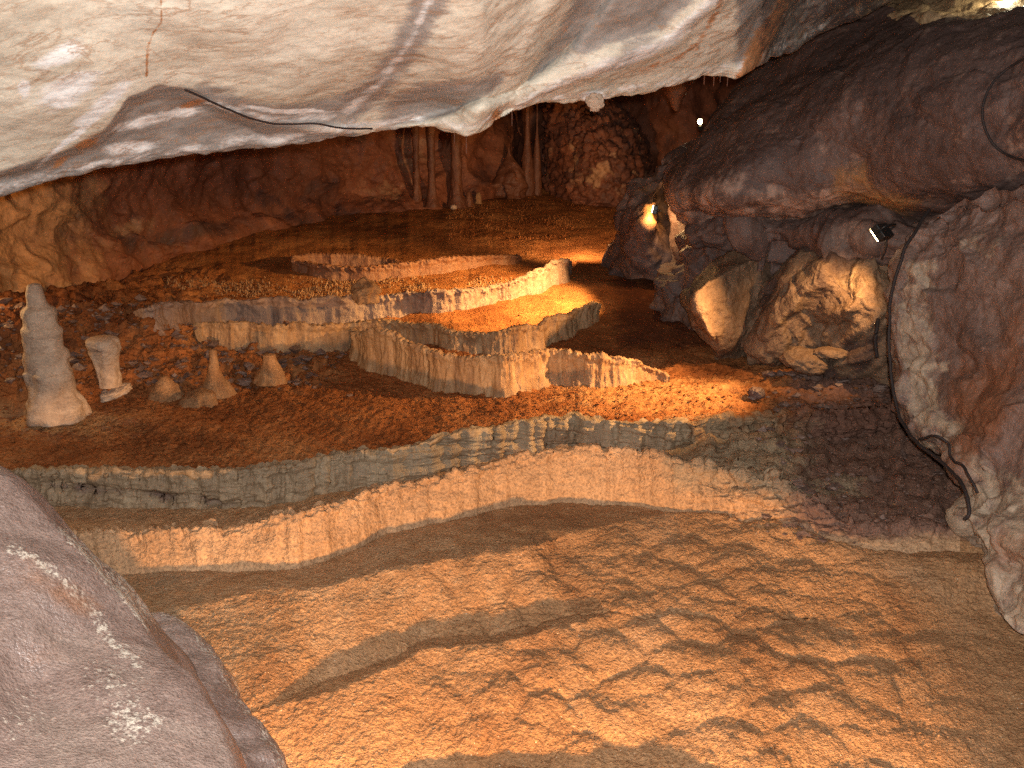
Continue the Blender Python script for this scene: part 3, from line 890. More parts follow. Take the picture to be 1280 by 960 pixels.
lx = [-500, -250, -60, 45, 110, 200, 310, 420, 520, 592, 640]
ly = [430, 400, 370, 345, 328, 308, 290, 270, 258, 252, 240]
lY = [6.0, 6.2, 6.8, 7.4, 7.9, 8.7, 9.6, 10.6, 11.0, 11.25, 12.6]
wc = []
for dz, dy in ((-0.7, 0.1), (-0.25, -0.05), (0.0, 0.0), (0.25, 0.25), (0.6, 0.35), (1.1, 0.3), (2.2, 0.6)):
    wc.append([W(a, b, c) + np.array((0, dy, dz)) for a, b, c in zip(lx, ly, lY)])
tag(rock("cave_wall", np.array(wc), 220, 420, wall_disp, M_BACK, back_masks, back=0.8, shrink=0.0, key='backwall'), kind="structure")
fx = [520, 620, 700, 780, 860, 960, 1100]
wc = []
for py_ in (330, 280, 230, 180, 120, 40, -60):
    wc.append([W(x, py_, 13.2 + 0.6 * math.sin(x * 0.02)) for x in fx])
tag(rock("cave_wall", np.array(wc), 120, 200, wall_disp, M_BACK, back_masks, back=0.8, shrink=0.0), kind="structure")


def blobrock(name, c, r, mat, seed, amp=0.18, tilt=(0, 0, 0), n=72, attrs=None, label=None, cat="rock", group=None, flat=1.0, parent=None, sc=1.0):
    """a free-standing stone: a lumpy closed ellipsoid with flattened facets"""
    th = np.linspace(0, np.pi, n // 2 + 1); ph = np.linspace(0, 2 * np.pi, n, endpoint=False)
    T_, H_ = np.meshgrid(th, ph, indexing='ij')
    U = np.stack([np.sin(T_) * np.cos(H_), np.sin(T_) * np.sin(H_), np.cos(T_)], -1)
    rr = 1 + amp * fbm(U, 1.3, 4, 0.55, seed * 7.1) + amp * 0.5 * ridged(U, 3.2, 3, seed * 3.3)
    V = U * rr[..., None] * np.array(r)
    R = np.array(Matrix.Rotation(tilt[2], 3, 'Z') @ Matrix.Rotation(tilt[1], 3, 'Y') @ Matrix.Rotation(tilt[0], 3, 'X'))
    V = V @ R.T + np.asarray(c)
    o = put(name, V, gridq(n // 2 + 1, n, True), mat, parent=parent)
    return tag(o, label, cat, group) if label else o


# domed mass at the back
dome = [[(684, 262, 12.3), (720, 262, 11.6), (765, 262, 11.5), (800, 262, 11.7), (815, 262, 12.4)],
        [(682, 235, 12.3), (715, 238, 11.7), (760, 238, 11.4), (802, 235, 11.7), (812, 232, 12.4)],
        [(680, 190, 12.4), (715, 190, 11.7), (755, 190, 11.3), (798, 190, 11.7), (808, 188, 12.4)],
        [(680, 145, 12.4), (712, 148, 11.8), (750, 145, 11.6), (778, 150, 11.9), (790, 150, 12.5)],
        [(684, 110, 12.5), (712, 112, 12.1), (740, 112, 12.0), (756, 118, 12.2), (765, 120, 12.6)]]
M_DOME = M_BACK
tag(rock("domed_rock", CT(dome), 110, 120, lambda P, px, py: 0.05 * fbm(P, 2, 3) + 0.04 * facet(P, 4) + 0.05 * fbm(P, 12, 3, 0.6), M_DOME,
         lambda P, px, py: {"dark": 0.5 + 0 * px, "pale": 0.45 * sstep(0.1, 0.6, fbm(P, 5, 3)) + 0.4 * blob(px, py, 740, 220, 50, 18), "orange": 0 * px}, back=0.7),
    "rounded brown domed rock beside the dark tunnel at the back", "rock")

# ledge over the tunnel: big dark slab on the right
slab = [[(850, 258, 8.3), (862, 276, 7.8), (900, 292, 7.4), (980, 292, 7.2), (1060, 285, 7.0), (1150, 300, 6.6), (1260, 310, 6.0), (1400, 330, 5.2), (1600, 350, 4.8)],
        [(832, 228, 7.7), (852, 252, 7.1), (905, 263, 6.7), (980, 263, 6.5), (1060, 254, 6.3), (1150, 262, 6.0), (1260, 250, 5.4), (1400, 250, 4.6), (1600, 260, 4.2)],
        [(838, 205, 7.6), (868, 225, 6.95), (910, 235, 6.5), (980, 235, 6.35), (1060, 225, 6.1), (1150, 222, 5.7), (1260, 205, 5.1), (1400, 200, 4.3), (1600, 200, 4.0)],
        [(862, 178, 7.9), (885, 180, 7.2), (930, 185, 6.7), (990, 180, 6.4), (1060, 170, 6.1), (1150, 160, 5.6), (1260, 140, 5.0), (1400, 120, 4.3), (1600, 110, 4.0)],
        [(905, 130, 8.4), (925, 130, 7.6), (960, 125, 7.0), (1010, 115, 6.6), (1070, 105, 6.2), (1150, 95, 5.7), (1260, 75, 5.1), (1400, 50, 4.4), (1600, 30, 4.1)],
        [(950, 80, 8.8), (970, 75, 8.0), (1000, 65, 7.4), (1040, 55, 7.0), (1090, 50, 6.5), (1160, 45, 6.0), (1260, 35, 5.4), (1400, 10, 4.7), (1600, -20, 4.3)],
        [(1010, 30, 9.2), (1030, 22, 8.4), (1060, 15, 7.8), (1090, 12, 7.4), (1130, 14, 7.0), (1190, 20, 6.4), (1260, 18, 5.8), (1400, -10, 5.1), (1600, -40, 4.6)]]


def slab_masks(P, px, py):
    low = sstep(215, 245, py) * sstep(1090, 1040, px)
    st = fbm(np.stack([px * 0.09, py * 0.01, 0 * px], -1), 1.0, 3)
    return {"pale": 0.34 * sstep(-0.1, 0.6, fbm(P, 6, 3)) + low * (0.45 + 0.25 * st) + 0.35 * sstep(0.1, 0.5, fbm(P, 4, 3)) * sstep(1150, 1250, px) * sstep(90, 160, py),
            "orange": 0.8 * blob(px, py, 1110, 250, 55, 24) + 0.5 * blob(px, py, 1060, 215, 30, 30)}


tag(rock("rock_slab", CT(slab), 240, 340, lambda P, px, py: 0.08 * fbm(P, 1.2, 3) + 0.028 * facet(P * np.array((1, 1, 1.6)), 2.2) + 0.010 * facet(P, 7, 3.0) + 0.006 * fbm(P, 22, 3) + 0.03 * sstep(225, 250, py) * sstep(1050, 1000, px) * ridged(np.stack([P[..., 0] * 1.0, P[..., 1], P[..., 2] * 0.1], -1), 6, 2),
         M_SLAB, slab_masks, back=1.5, key='slab'), "huge dark overhanging rock slab with a pale fluted lower edge, upper right", "rock")

# lit ledge at the top right
led = [[(1080, 45, 7.4), (1140, 42, 7.0), (1200, 46, 6.6), (1260, 46, 6.2), (1340, 40, 5.9)],
       [(1085, 24, 7.3), (1140, 26, 6.8), (1200, 27, 6.4), (1250, 27, 6.1), (1340, 20, 5.7)],
       [(1100, 9, 7.4), (1150, 10, 7.0), (1200, 12, 6.6), (1255, 12, 6.3), (1340, 6, 5.9)],
       [(1120, -15, 8.2), (1160, -15, 7.8), (1210, -15, 7.4), (1260, -15, 7.0), (1340, -20, 6.6)]]
tag(rock("rock_ledge", CT(led), 60, 140, lambda P, px, py: 0.05 * fbm(P, 4, 4), M_BLOCK, lambda P, px, py: {"dark": 0 * px, "pale": 0.7 + 0 * px}, back=0.8),
    "narrow pale rock ledge lit by the tube lamp in the top right corner", "rock")

# pillar rock by the small lamp
pil_ = [[(752, 345, 8.9), (790, 350, 8.4), (830, 352, 8.3), (875, 350, 8.6), (900, 345, 9.0)],
        [(762, 300, 8.9), (788, 310, 8.35), (822, 318, 8.25), (868, 310, 8.5), (890, 300, 9.0)],
        [(768, 268, 8.9), (790, 270, 8.4), (815, 272, 8.3), (826, 268, 8.9), (880, 270, 9.1)],
        [(790, 240, 9.0), (806, 240, 8.6), (822, 240, 8.5), (832, 238, 9.0), (880, 235, 9.2)],
        [(826, 205, 9.2), (838, 206, 8.9), (850, 206, 8.8), (866, 204, 9.1), (900, 200, 9.3)],
        [(858, 176, 9.5), (868, 177, 9.3), (880, 178, 9.2), (892, 172, 9.3), (920, 165, 9.6)]]
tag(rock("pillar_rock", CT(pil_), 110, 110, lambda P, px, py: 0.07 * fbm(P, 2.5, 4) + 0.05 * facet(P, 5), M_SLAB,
         lambda P, px, py: {"pale": 0.35 * sstep(290, 250, py), "orange": 0.75 * blob(px, py, 818, 262, 20, 40)}, back=0.7, key='pillar'),  # orange blob paints the small lamp's glow onto the rock
    "leaning pillar of rock glowing gold where its small lamp sits", "rock")

# dark rocks under the slab
under = [[(800, 450, 7.6), (850, 460, 7.3), (920, 462, 7.1), (1010, 462, 6.7), (1120, 470, 6.1), (1200, 470, 6.0)],
         [(806, 390, 7.8), (850, 395, 7.5), (920, 400, 7.3), (1010, 400, 7.0), (1120, 410, 6.3), (1200, 410, 6.0)],
         [(812, 345, 8.0), (850, 340, 7.5), (920, 340, 7.2), (1010, 330, 6.8), (1110, 345, 6.2), (1200, 350, 5.9)],
         [(824, 302, 8.2), (856, 296, 7.3), (920, 290, 6.85), (1010, 288, 6.5), (1105, 300, 6.1), (1200, 300, 5.9)],
         [(846, 262, 8.4), (870, 262, 7.5), (920, 256, 7.1), (1010, 250, 6.8), (1100, 255, 6.5), (1200, 250, 6.4)]]
tag(rock("undercut_rock", CT(under), 150, 240, lambda P, px, py: 0.10 * fbm(P, 1.6, 3) + 0.2 * facet(P, 1.9) + 0.05 * facet(P, 4.5, 1.0) + 0.02 * facet(P, 7.0, 4.0) + 0.010 * fbm(P, 16, 3), M_SLAB,
         lambda P, px, py: {"pale": 0.5 * blob(px, py, 1065, 310, 40, 30), "orange": 0.4 * sstep(380, 440, py)}, back=0.9),
    "dark undercut rock mass recessed beneath the pale fluted slab edge", "rock")
# flat-faced block and its lamplit neighbour
blk = [[(872, 352, 7.3), (880, 345, 7.2), (905, 322, 7.2), (950, 300, 7.2), (985, 292, 7.3)],
       [(866, 366, 6.9), (872, 360, 6.55), (900, 338, 6.62), (938, 322, 6.75), (968, 316, 7.0)],
       [(858, 372, 6.9), (866, 374, 6.42), (896, 362, 6.52), (930, 350, 6.68), (962, 345, 6.95)],
       [(866, 396, 6.85), (874, 396, 6.42), (900, 388, 6.52), (926, 378, 6.66), (952, 372, 6.9)],
       [(880, 420, 6.8), (887, 420, 6.45), (906, 412, 6.54), (926, 404, 6.66), (946, 398, 6.9)],
       [(888, 432, 6.8), (896, 430, 6.58), (908, 428, 6.62), (924, 424, 6.72), (942, 418, 6.9)],
       [(892, 450, 6.9), (898, 452, 6.85), (908, 452, 6.85), (922, 452, 6.85), (940, 448, 6.95)]]
M_FLAT = stone("brown_limestone", (0.10, 0.06, 0.038), (0.165, 0.10, 0.06), (0.22, 0.145, 0.09), 3.0,
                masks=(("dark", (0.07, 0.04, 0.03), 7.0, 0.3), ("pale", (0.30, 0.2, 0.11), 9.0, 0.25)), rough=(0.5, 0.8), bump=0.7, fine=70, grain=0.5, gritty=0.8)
tag(rock("flat_boulder", CT(blk), 110, 110, lambda P, px, py: 0.03 * fbm(P, 2.5, 4) + 0.05 * facet(P, 1.8, 1.0) + 0.012 * facet(P, 9.0, 4.0) + 0.006 * fbm(P, 24, 3), M_FLAT,
         lambda P, px, py: {"dark": 0.3 * sstep(930, 960, px), "pale": 0 * px}, back=0.6),
    "tan boulder with a broad flat face above the lit gravel", "rock")
blk = [[(930, 345, 7.2), (985, 300, 7.0), (1040, 285, 6.8), (1090, 290, 6.5), (1115, 300, 6.4)],
       [(925, 375, 6.9), (975, 330, 6.6), (1030, 308, 6.35), (1080, 312, 6.22), (1116, 320, 6.22)],
       [(930, 400, 6.75), (965, 370, 6.4), (1015, 352, 6.2), (1070, 345, 6.08), (1118, 352, 6.08)],
       [(935, 425, 6.7), (965, 408, 6.4), (1010, 395, 6.3), (1060, 385, 6.0), (1118, 395, 5.9)],
       [(940, 440, 6.7), (970, 437, 6.5), (1010, 432, 6.4), (1060, 425, 6.1), (1118, 440, 5.95)],
       [(940, 462, 6.8), (970, 465, 6.7), (1010, 465, 6.5), (1060, 470, 6.2), (1118, 490, 6.0)]]


def mid_disp(P, px, py):
    d = 0.05 * fbm(P, 2.2, 3) + 0.07 * facet(P * np.array((1.3, 1, 0.6)) + np.stack([P[..., 2] * -0.5, 0 * px, 0 * px], -1), 2.2, 2.0) + 0.025 * facet(P * np.array((1.3, 1, 0.7)), 6.0, 6.0) + 0.010 * fbm(P, 12, 4, 0.6) + (0.002 + 0.02 * blob(px, py, 1055, 352, 30, 26)) * facet(P, 24.0, 1.0)
    return d + 0.10 * fbm(np.stack([(P[..., 0] * 0.88 - P[..., 2] * 0.47) * 2.6, P[..., 1] * 0.6, (P[..., 0] * 0.47 + P[..., 2] * 0.88) * 0.7], -1), 1.0, 4, 0.55)


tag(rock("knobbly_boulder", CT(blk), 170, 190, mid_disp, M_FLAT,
         lambda P, px, py: {"dark": 0.75 * sstep(0.0, 0.5, fbm(P, 2.6, 3)), "pale": 0.35 * blob(px, py, 980, 395, 60, 40) + 0.6 * blob(px, py, 1065, 350, 30, 30)}, back=0.6),  # pale blobs paint the lamplit spots into the rock color
    "knobbly tan boulder with a bright lamplit hollow, under the floodlight", "rock")
c = W(1008, 452, 6.25)
blobrock("stone", c, (0.14, 0.13, 0.08), M_FLAT, 3, 0.2, (0, 0.2, 0), label="rounded stone on the gravel at the foot of the knobbly boulder", group="loose stones by the boulders")
c = W(1040, 441, 6.2)
blobrock("stone", c, (0.12, 0.08, 0.035), M_FLAT, 5, 0.2, (0, 0, 0), label="thin flat stone jutting out right of the rounded stone", group="loose stones by the boulders")
c = W(946, 489, 6.0)
c = c - np.array((0, 0, 0.01))
blobrock("stone", c, (0.05, 0.05, 0.035), M_SLAB, 6, 0.2, label="small dark stone at the edge of the lit gravel", group="loose stones by the boulders")

# right wall close to the camera
edge = [(1400, 190, 4.3), (1285, 236, 4.9), (1186, 258, 5.45), (1141, 290, 5.6), (1118, 350, 5.6), (1112, 440, 5.5), (1128, 515, 5.25), (1168, 552, 4.95), (1222, 615, 4.45), (1206, 645, 4.35), (1234, 695, 4.1), (1243, 770, 3.8), (1285, 802, 3.6), (1380, 880, 3.2)]
cols = []
for x, y, d in edge:
    cols.append([W(x + 14, y + 4, d + 0.55), W(x, y, d), W(x + 22, y + 3, d - 0.16), W(x + 70, y + 8, d - 0.42), W(x + 150, y + 14, d - 0.85), W(x + 280, y + 20, d - 1.35), W(x + 480, y + 30, d - 1.9)])
cw_ = np.array(cols)


def wr_disp(P, px, py):
    ex = np.interp(py, [e[1] for e in edge], [e[0] for e in edge])
    near = np.exp(-((px - ex) / 60.0) ** 2)
    return 0.07 * fbm(P, 1.5, 3) + (0.035 + 0.04 * near) * facet(P * np.array((1, 1, 1.5)), 3.4) + (0.008 + 0.02 * near) * facet(P, 11.0, 2.0) + 0.006 * fbm(P, 24, 3)


def wr_masks(P, px, py):
    ex = np.interp(py, [e[1] for e in edge], [e[0] for e in edge])
    r = px - ex
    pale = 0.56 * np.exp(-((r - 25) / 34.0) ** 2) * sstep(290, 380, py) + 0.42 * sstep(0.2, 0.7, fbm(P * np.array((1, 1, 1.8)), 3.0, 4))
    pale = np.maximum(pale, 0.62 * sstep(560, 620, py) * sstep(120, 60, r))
    return {"pale": np.clip(pale, 0, 1), "orange": 0.8 * blob(px, py, 1245, 520, 45, 60) + 0.6 * blob(px, py, 1265, 690, 30, 40) + 0.35 * sstep(0, .5, fbm(P, 1.4, 2))}


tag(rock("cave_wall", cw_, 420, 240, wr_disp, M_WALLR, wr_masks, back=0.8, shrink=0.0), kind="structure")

# left foreground boulders
e = [(-260, 470, 2.9), (-120, 535, 2.8), (-20, 585, 2.7), (20, 610, 2.65), (70, 655, 2.6), (115, 700, 2.55), (165, 757, 2.5), (205, 805, 2.4), (250, 865, 2.25), (280, 930, 2.1), (300, 1000, 1.95), (320, 1120, 1.8)]
cols = []
for x, y, d in e:
    cols.append([W(x + 24, y + 30, d + 0.5), W(x + 8, y + 4, d + 0.12), W(x, y, d), W(x - 16, y + 10, d - 0.07), W(x - 55, y + 40, d - 0.20), W(x - 120, y + 95, d - 0.42), W(x - 220, y + 180, d - 0.72), W(x - 380, y + 300, d - 1.05), W(x - 380, y + 300, d - 1.05) + np.array((-0.55, -0.25, -0.35)), W(x - 380, y + 300, d - 1.05) + np.array((-1.3, -0.4, -1.0))])


def lb_disp(P, px, py):
    return 0.045 * fbm(P, 1.8, 3) + 0.005 * fbm(P, 7, 2) + 0.0012 * fbm(P, 40, 3)


def lb_masks(P, px, py):
    ed, s = pdist(px, py, [(a, b) for a, b, _ in e])
    pale = 0.56 * np.exp(-(ed / 9.0) ** 2) * sstep(620, 680, py) * sstep(830, 760, py)  # wet glints and the bright edge are painted in pale color
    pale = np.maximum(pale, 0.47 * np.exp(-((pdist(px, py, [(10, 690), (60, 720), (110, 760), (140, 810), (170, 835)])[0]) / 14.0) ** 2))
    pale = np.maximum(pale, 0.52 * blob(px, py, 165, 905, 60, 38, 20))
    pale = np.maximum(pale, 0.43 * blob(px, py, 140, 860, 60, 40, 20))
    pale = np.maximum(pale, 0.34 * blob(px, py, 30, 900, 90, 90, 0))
    return {"pale": pale, "orange": 0.45 * sstep(0, 0.6, fbm(P, 2.2, 3))}


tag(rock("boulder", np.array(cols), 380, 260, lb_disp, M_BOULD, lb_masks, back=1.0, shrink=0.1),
    "large smooth purple boulder with painted white glints filling the lower left corner", "rock")
e2 = [(95, 745, 3.2), (155, 765, 3.1), (200, 770, 3.05), (240, 788, 3.0), (268, 815, 2.9), (292, 860, 2.75), (322, 905, 2.6), (348, 955, 2.45), (372, 1020, 2.3), (400, 1120, 2.1)]
cols = []
for x, y, d in e2:
    cols.append([W(x + 20, y + 40, d + 0.4), W(x + 6, y + 8, d + 0.12), W(x, y, d), W(x - 14, y + 8, d - 0.08), W(x - 50, y + 30, d - 0.2), W(x - 130, y + 60, d - 0.3)])
tag(rock("boulder", np.array(cols), 240, 140, lambda P, px, py: 0.03 * fbm(P, 2.5, 3) + 0.008 * fbm(P, 12, 3), M_BOULD,
         lambda P, px, py: {"pale": 0.45 * np.exp(-(pdist(px, py, [(a, b) for a, b, _ in e2])[0] / 6.0) ** 2), "orange": 0 * px}, back=0.7, shrink=0.1),
    "darker gray boulder tucked behind the large purple boulder, against the lamplit slope", "rock")


# ------------------------------------------------------------------ stalagmites and columns
def lathe(name, base, prof, mat, seed, amp=0.05, lean=(0, 0), n=56, rings=90, label=None, cat="stalagmite", group=None, band=0.05):
    pr_ = crom(np.array(prof, float), rings)
    ph = np.linspace(0, 2 * np.pi, n, endpoint=False)
    z = pr_[:, 1][:, None]; r = np.maximum(pr_[:, 0], 0.001)[:, None]
    hgt = pr_[-1, 1]
    q = np.stack([np.cos(ph)[None] * r, np.sin(ph)[None] * r, z + 0 * ph[None]], -1)
    rr = r * (1 + 1.4 * amp * facet(q * np.array((1, 1, 0.6)), 1.6 / max(0.02, pr_[:, 0].max()), seed) + amp * fbm(q, 0.9 / max(0.02, pr_[:, 0].max()), 5, 0.6, seed * 5.7) + band * ridged(np.stack([0 * q[..., 0], 0 * q[..., 1], q[..., 2]], -1), 5.0 / max(hgt, 0.05), 3, seed * 2.1))
    k = z / max(hgt, 1e-6)
    V = np.stack([np.cos(ph)[None] * rr + lean[0] * k, np.sin(ph)[None] * rr + lean[1] * k, z + 0 * ph[None]], -1) + np.asarray(base)
    T = None
    V2 = np.concatenate([V.reshape(-1, 3), [V[0].mean(0)], [V[-1].mean(0)]])
    i = np.arange(n); m = rings * n
    T = np.concatenate([np.stack([np.roll(i, -1), i, np.full(n, m)], -1), np.stack([(rings - 1) * n + i, (rings - 1) * n + np.roll(i, -1), np.full(n, m + 1)], -1)])
    o = put(name, V2, gridq(rings, n, True), mat, tris=T, origin=np.asarray(base, float))
    return tag(o, label, cat, group) if label else o


def sz(px_, Y, z):   # pixels -> metres near a point
    return px_ * (Y * cp + (CZ - z) * sp) / F


def stal(px_, pyb, pyt, Y, widths, mat, seed, label, lean=0, cat="stalagmite", group=None, amp=0.11, name="stalagmite", sink=0.04, band=0.05, snap=True):
    if snap:
        Y = float(surf(px_, pyb, 'floor')[1])
        if Y > 9 and px_ < 610:
            Y = min(Y, float(surf(px_, pyb - 6, 'backwall')[1]) - 0.10)
    b = W(px_, pyb, Y); t = W(px_, pyt, Y)
    h = t[2] - b[2]; k = (Y * cp + (CZ - b[2]) * sp) / F
    b = b - np.array((0, 0, sink))
    prof = [(w_ * k / 2, f_ * h + sink * (f_ > 0)) for f_, w_ in widths]
    return lathe(name, b, prof, mat, seed, amp, (lean * k, 0), label=label, cat=cat, group=group, band=band)


SG = "stalagmites standing on the left side of the gravel bed"
stal(70, 514, 354, 5.75, [(0, 72), (0.05, 66), (0.1, 61), (0.16, 58), (0.3, 55), (0.34, 50), (0.46, 51), (0.52, 45), (0.64, 45), (0.69, 37), (0.79, 36), (0.84, 24), (0.93, 20), (0.985, 15), (1.0, 4)], M_STAL, 1,
     "tall pale banded stalagmite, the biggest on the left", lean=-8, group=SG)
r = stal(138, 482, 421, 6.1, [(0, 31), (0.2, 29), (0.42, 28), (0.66, 35), (0.85, 39), (0.95, 36), (1.0, 22)], M_STAL, 2,
         "broken pale stalagmite stump, wider at its top, standing on a cracked slab", lean=-4, group=SG, sink=0.0)
c = W(140, 491, 6.02)
blobrock("stone", c, (0.115, 0.09, 0.035), M_STAL, 9, 0.25, (0.1, -0.3, 0.2), label="cracked pale slab of calcite under the broken stump", group="loose stones by the stalagmites")
stal(270, 486, 436, 6.25, [(0, 44), (0.1, 32), (0.3, 22), (0.55, 14), (0.8, 9), (0.95, 8), (1.0, 3)], M_TAN, 3, "pointed tan stalagmite cone in the middle of the rubble", group=SG, amp=0.12)
stal(338, 470, 442, 6.6, [(0, 44), (0.2, 30), (0.5, 21), (0.8, 15), (0.95, 14), (1.0, 3)], M_TAN, 4, "short rounded tan stalagmite nearest the long tan dam", group=SG, amp=0.15)
stal(207, 489, 470, 6.2, [(0, 46), (0.3, 30), (0.7, 17), (0.95, 8), (1.0, 3)], M_TAN, 5, "low tan stalagmite mound beside the broken stump", group=SG, amp=0.15)
stal(250, 498, 485, 6.0, [(0, 46), (0.4, 36), (0.8, 20), (1.0, 4)], M_TAN, 6, "flattest tan stalagmite nub in front of the pointed cone", group=SG, amp=0.2)
stal(457, 371, 346, 7.25, [(0, 30), (0.3, 28), (0.6, 22), (0.85, 14), (1.0, 3)], M_TAN, 7, "small gold knobbly stalagmite on the rim of the gray terrace dam", amp=0.4, snap=False)

CG = "columns against the red back wall"
stal(571, 253, 118, 10.7, [(0, 24), (0.05, 18), (0.2, 14), (0.5, 13), (0.8, 12), (1.0, 16)], M_RUST, 11, "thick rust red column near the lowest tip of the ceiling", cat="column", group=CG, name="cave_column", amp=0.1, sink=0.1)
stal(540, 247, 118, 10.75, [(0, 20), (0.06, 10), (0.3, 9), (0.7, 12), (0.85, 20), (1.0, 24)], M_RUST, 12, "slim flaring rust column left of the thick red one", cat="column", group=CG, name="cave_column", amp=0.1, sink=0.1)
stal(521, 240, 118, 10.8, [(0, 14), (0.1, 9), (0.5, 8), (1.0, 13)], M_RUST, 13, "dull rust column left of the slim flaring one", cat="column", group=CG, name="cave_column", amp=0.12, sink=0.1)
TG = "slender columns in the dark recess"
stal(659, 212, 100, 12.0, [(0, 20), (0.1, 14), (0.3, 8), (0.5, 6), (1.0, 6)], M_RUST, 15, "thicker of the two slender columns in the dark recess", cat="column", group=TG, name="cave_column", amp=0.08, sink=0.3, snap=False)
stal(671, 212, 100, 12.05, [(0, 13), (0.15, 9), (0.35, 5), (0.5, 2), (1.0, 2)], M_RUST, 16, "thinner of the two slender columns in the dark recess, threadlike above", cat="column", group=TG, name="cave_column", amp=0.06, sink=0.3, snap=False)
stal(640, 242, 184, 11.6, [(0, 44), (0.2, 38), (0.5, 26), (0.7, 14), (0.85, 6), (1.0, 2)], M_RUST, 17, "lumpy rust cone with a spike tip below the slender columns", amp=0.3, lean=-4)
stal(648, 244, 215, 11.3, [(0, 9), (0.5, 8), (1.0, 5)], M_RUST, 18, "stubby rust stalagmite in front of the lumpy cone", amp=0.15)
stal(586, 254, 239, 10.6, [(0, 9), (0.5, 7), (0.9, 5), (1.0, 1)], M_RUST, 19, "little rust stalagmite right of the thick red column", amp=0.15, group="little stalagmites at the back")
stal(598, 250, 240, 10.7, [(0, 9), (0.5, 6), (0.9, 4), (1.0, 1)], M_TAN, 20, "little pale stalagmite second right of the thick red column", amp=0.15, group="little stalagmites at the back")
blobrock("stone", surf(567, 259, 'floor'), (0.035, 0.03, 0.025), M_STAL, 21, 0.2, label="small white stone at the foot of the thick red column", group="loose stones at the back")

# hanging things at the ceiling lip
def hang(px_, pyt, pyb, Y, wt, wb, mat, label, seed, name="stalactite", group=None, amp=0.12, cat="stalactite"):
    t = W(px_, pyt, Y); b = W(px_, pyb, Y); k = (Y * cp) / F; h = t[2] - b[2]
    prof = [(0.3 * wb * k / 2, 0), (wb * k / 2, 0.06 * h), ((wb * 0.6 + wt * 0.4) * k / 2, 0.5 * h), (wt * k / 2, h)]
    return lathe(name, b, prof, mat, seed, amp, n=20, rings=30, label=label, cat=cat, group=group)


hang(845, 100, 139, 8.5, 46, 8, M_RUST, "broad rust flake hanging down in front of the dark tunnel", 31, amp=0.2)
blobrock("stalactite", W(744, 127, 4.85), (0.035, 0.03, 0.036), M_STAL, 33, 0.3, label="knobbly white calcite lump hanging from the ceiling lip", cat="stalactite")
rnd = random.Random(4)
SS = "soda straws hanging from the ceiling lip"
for k_, (x, l_) in enumerate(((318, 8), (383, 4), (472, 5), (568, 16), (583, 26), (640, 14), (892, 10), (900, 7), (909, 12), (880, 6))):
    yl_ = np.interp(x, cpx, lip)
    hang(x, yl_ - 16, yl_ + l_, float(np.interp(x, cpx, Yl)) + 0.22, 1.8, 1.0, M_RUST, "thin pale soda straw hanging from the ceiling lip", 40 + k_, "soda_straw", SS, 0.05)


# ------------------------------------------------------------------ cables
def tube(name, pts, r, mat, parent=None, n=10, per=10, label=None, cat=None, group=None, wob=0.0, seed=0):
    C = crom(np.array(pts, float), max(2, (len(pts) - 1) * per + 1))
    if wob:
        C = C + wob * np.stack([fbm(C, 9, 2, 0.5, seed + o_) for o_ in (0, 20, 40)], -1)
    Tn = np.gradient(C, axis=0); Tn /= np.linalg.norm(Tn, axis=1)[:, None] + 1e-9
    up = np.array((0.13, 0.21, 0.97)); A = np.cross(Tn, up); A /= np.linalg.norm(A, axis=1)[:, None] + 1e-9
    B = np.cross(Tn, A)
    ph = np.linspace(0, 2 * np.pi, n, endpoint=False)
    V = C[:, None] + r * (np.cos(ph)[None, :, None] * A[:, None] + np.sin(ph)[None, :, None] * B[:, None])
    m = len(C)
    V2 = np.concatenate([V.reshape(-1, 3), [C[0]], [C[-1]]]); i = np.arange(n)
    T = np.concatenate([np.stack([np.roll(i, -1), i, np.full(n, m * n)], -1), np.stack([(m - 1) * n + i, (m - 1) * n + np.roll(i, -1), np.full(n, m * n + 1)], -1)])
    o = put(name, V2, gridq(m, n, True), mat, tris=T, parent=parent)
    return tag(o, label, cat, group) if label else o


cab = [(1162, 262, 5.3), (1142, 292, 5.2), (1126, 325, 5.15), (1115, 365, 5.15), (1111, 410, 5.15), (1113, 455, 5.1), (1119, 500, 5.0), (1131, 535, 4.85), (1155, 560, 4.65), (1185, 585, 4.45), (1205, 610, 4.25), (1212, 640, 4.15), (1206, 650, 4.15)]
tube("cable", [W(*p) for p in cab], 0.0085, M_CABLE, label="thick black cable draped down the edge of the near right wall", cat="cable", wob=0.006)
cab = [(1150, 548, 4.7), (1170, 545, 4.55), (1185, 556, 4.5), (1190, 572, 4.45), (1200, 580, 4.35), (1212, 595, 4.25), (1222, 616, 4.2)]
tube("cable", [W(*p) for p in cab], 0.006, M_CABLE, label="thin tangled wire looping off the thick cable near its foot", cat="cable", wob=0.01)
cab = [(1310, 62, 4.4), (1265, 82, 4.5), (1238, 108, 4.6), (1228, 142, 4.65), (1238, 175, 4.6), (1262, 195, 4.5), (1310, 206, 4.35)]
tube("cable", [surf(x, y, 'slab', 0.015) for x, y, _ in cab], 0.0065, M_CABLE, label="thin black cable curving in a wide arc on the dark slab", cat="cable")
cab = [(1098, 398, 5.7), (1095, 415, 5.65), (1094, 430, 5.65), (1097, 446, 5.65)]
tube("cable", [W(*p) for p in cab], 0.011, M_CABLE, label="short loose cable end hanging left of the thick cable", cat="cable", wob=0.008)
cab = [(232, 112), (250, 120), (275, 133), (305, 145), (335, 153), (365, 155), (388, 154), (410, 157), (440, 161), (466, 161)]
tube("cable", [surf(x, y, 'ceiling', 0.004) for x, y in cab], 0.004, M_CABLE, label="black cable running along the crack under the marble ceiling", cat="cable", wob=0.004)


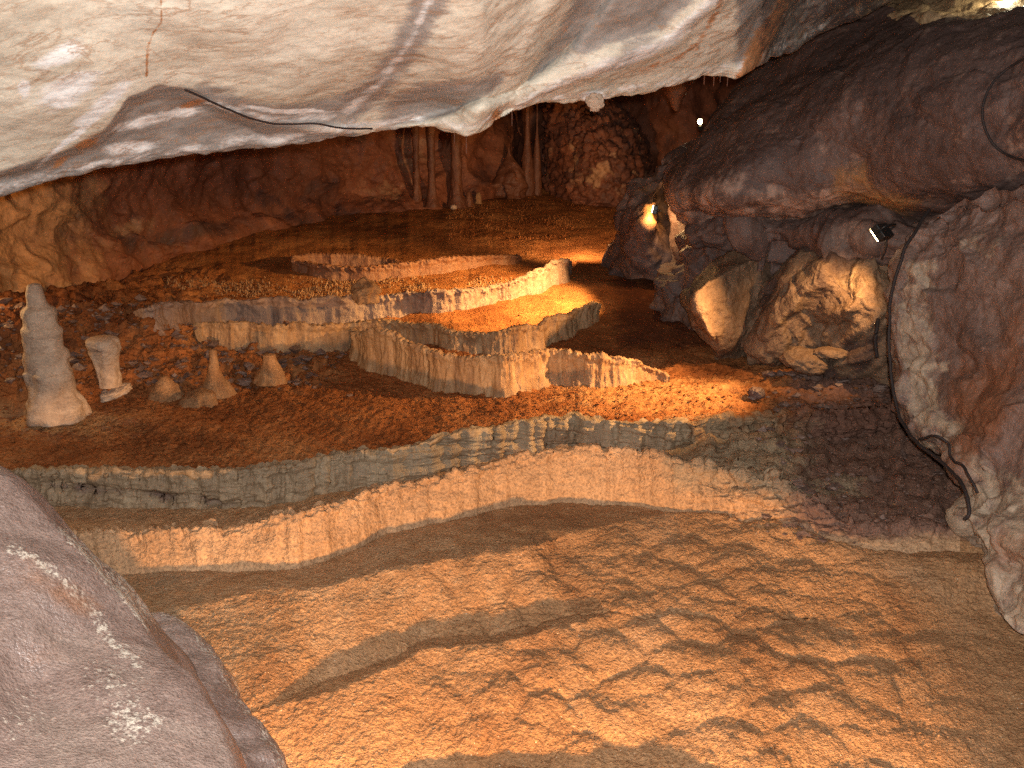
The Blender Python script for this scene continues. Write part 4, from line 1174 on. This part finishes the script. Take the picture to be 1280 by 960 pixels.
# ------------------------------------------------------------------ lamps
def boxm(name, c, s, R, mat, parent):
    c = np.asarray(c, float)
    b = 0.12
    V = []; 
    for sx in (-1, 1):
        for sy in (-1, 1):
            for szz in (-1, 1):
                V.append((sx * s[0] / 2, sy * s[1] / 2, szz * s[2] / 2))
    V = np.array(V) @ np.array(R).T + c
    Q = [(0, 1, 3, 2), (4, 6, 7, 5), (0, 4, 5, 1), (2, 3, 7, 6), (0, 2, 6, 4), (1, 5, 7, 3)]
    o = put(name, V, Q, mat, parent=parent, smooth=False)
    bv = o.modifiers.new("bevel", 'BEVEL'); bv.width = min(s) * b; bv.segments = 2
    return o


def floodlight(at, aim, size, name, label, lens):
    at = np.asarray(at, float)
    R = (Vector(aim) - Vector(at)).to_track_quat('Y', 'Z').to_matrix()
    Rn = np.array(R)
    e_ = empty(name, at, label, "lamp")
    boxm("housing", at, (size, size * 0.45, size * 0.8), Rn, M_BLACK, e_)
    boxm("lens", at + Rn @ np.array((0, size * 0.26, 0)), (size * 0.86, size * 0.06, size * 0.66), Rn, lens, e_)
    boxm("reflector_rim", at + Rn @ np.array((0, size * 0.22, size * 0.42)), (size * 1.0, size * 0.16, size * 0.05), Rn, M_ALU, e_)
    tube("bracket", [at + Rn @ np.array(p) for p in ((-size * 0.55, 0, 0), (-size * 0.55, -size * 0.5, 0.0), (0, -size * 0.62, 0), (size * 0.55, -size * 0.5, 0), (size * 0.55, 0, 0))], size * 0.05, M_BLACK, e_, per=4)
    tube("power_cord", [at + Rn @ np.array((0, -size * 0.2, 0)), at + np.array((size * 0.3, size * 0.1, -size * 0.7)), at + np.array((size * 0.35, size * 0.6, -size * 1.4))], size * 0.06, M_CABLE, e_)
    return e_


floodlight(W(1103, 290, 5.62), W(900, 452, 6.4), 0.11, "floodlight", "small black floodlight with a bright lens mounted above the knobbly boulder", M_GLOW)
floodlight(W(819, 262, 7.9), W(720, 240, 8.0), 0.08, "spotlight", "tiny spotlight glowing on the leaning pillar rock", M_GLOW)
lamp("pillar_glow", 'POINT', surf(819, 266, 'pillar', 0.10), 8.0, WARM, radius=0.02)
e_ = empty("bulb_lamp", W(875, 153, 9.6), "small round bulb shining alone in the dark tunnel", "lamp")
b_ = blobrock("bulb", W(875, 152, 9.6), (0.022, 0.022, 0.026), M_GLOW, 1, 0.0, n=24, parent=e_)
tube("socket", [W(875, 157, 9.6), W(876, 162, 9.62)], 0.022, M_BLACK, e_)
e_ = empty("tube_lamp", W(1285, 22, 5.8), "twin tube lamp cut off by the top right corner of the picture", "lamp")
tube("tube_bulb", [W(1276, 27, 5.8), W(1310, 46, 5.7)], 0.028, M_GLOWW, e_)
tube("tube_bulb", [W(1277, 17, 5.8), W(1312, -6, 5.7)], 0.028, M_GLOWW, e_)
tube("lamp_base", [W(1308, 46, 5.75), W(1325, 20, 5.75), W(1310, -6, 5.75)], 0.035, M_BLACK, e_)
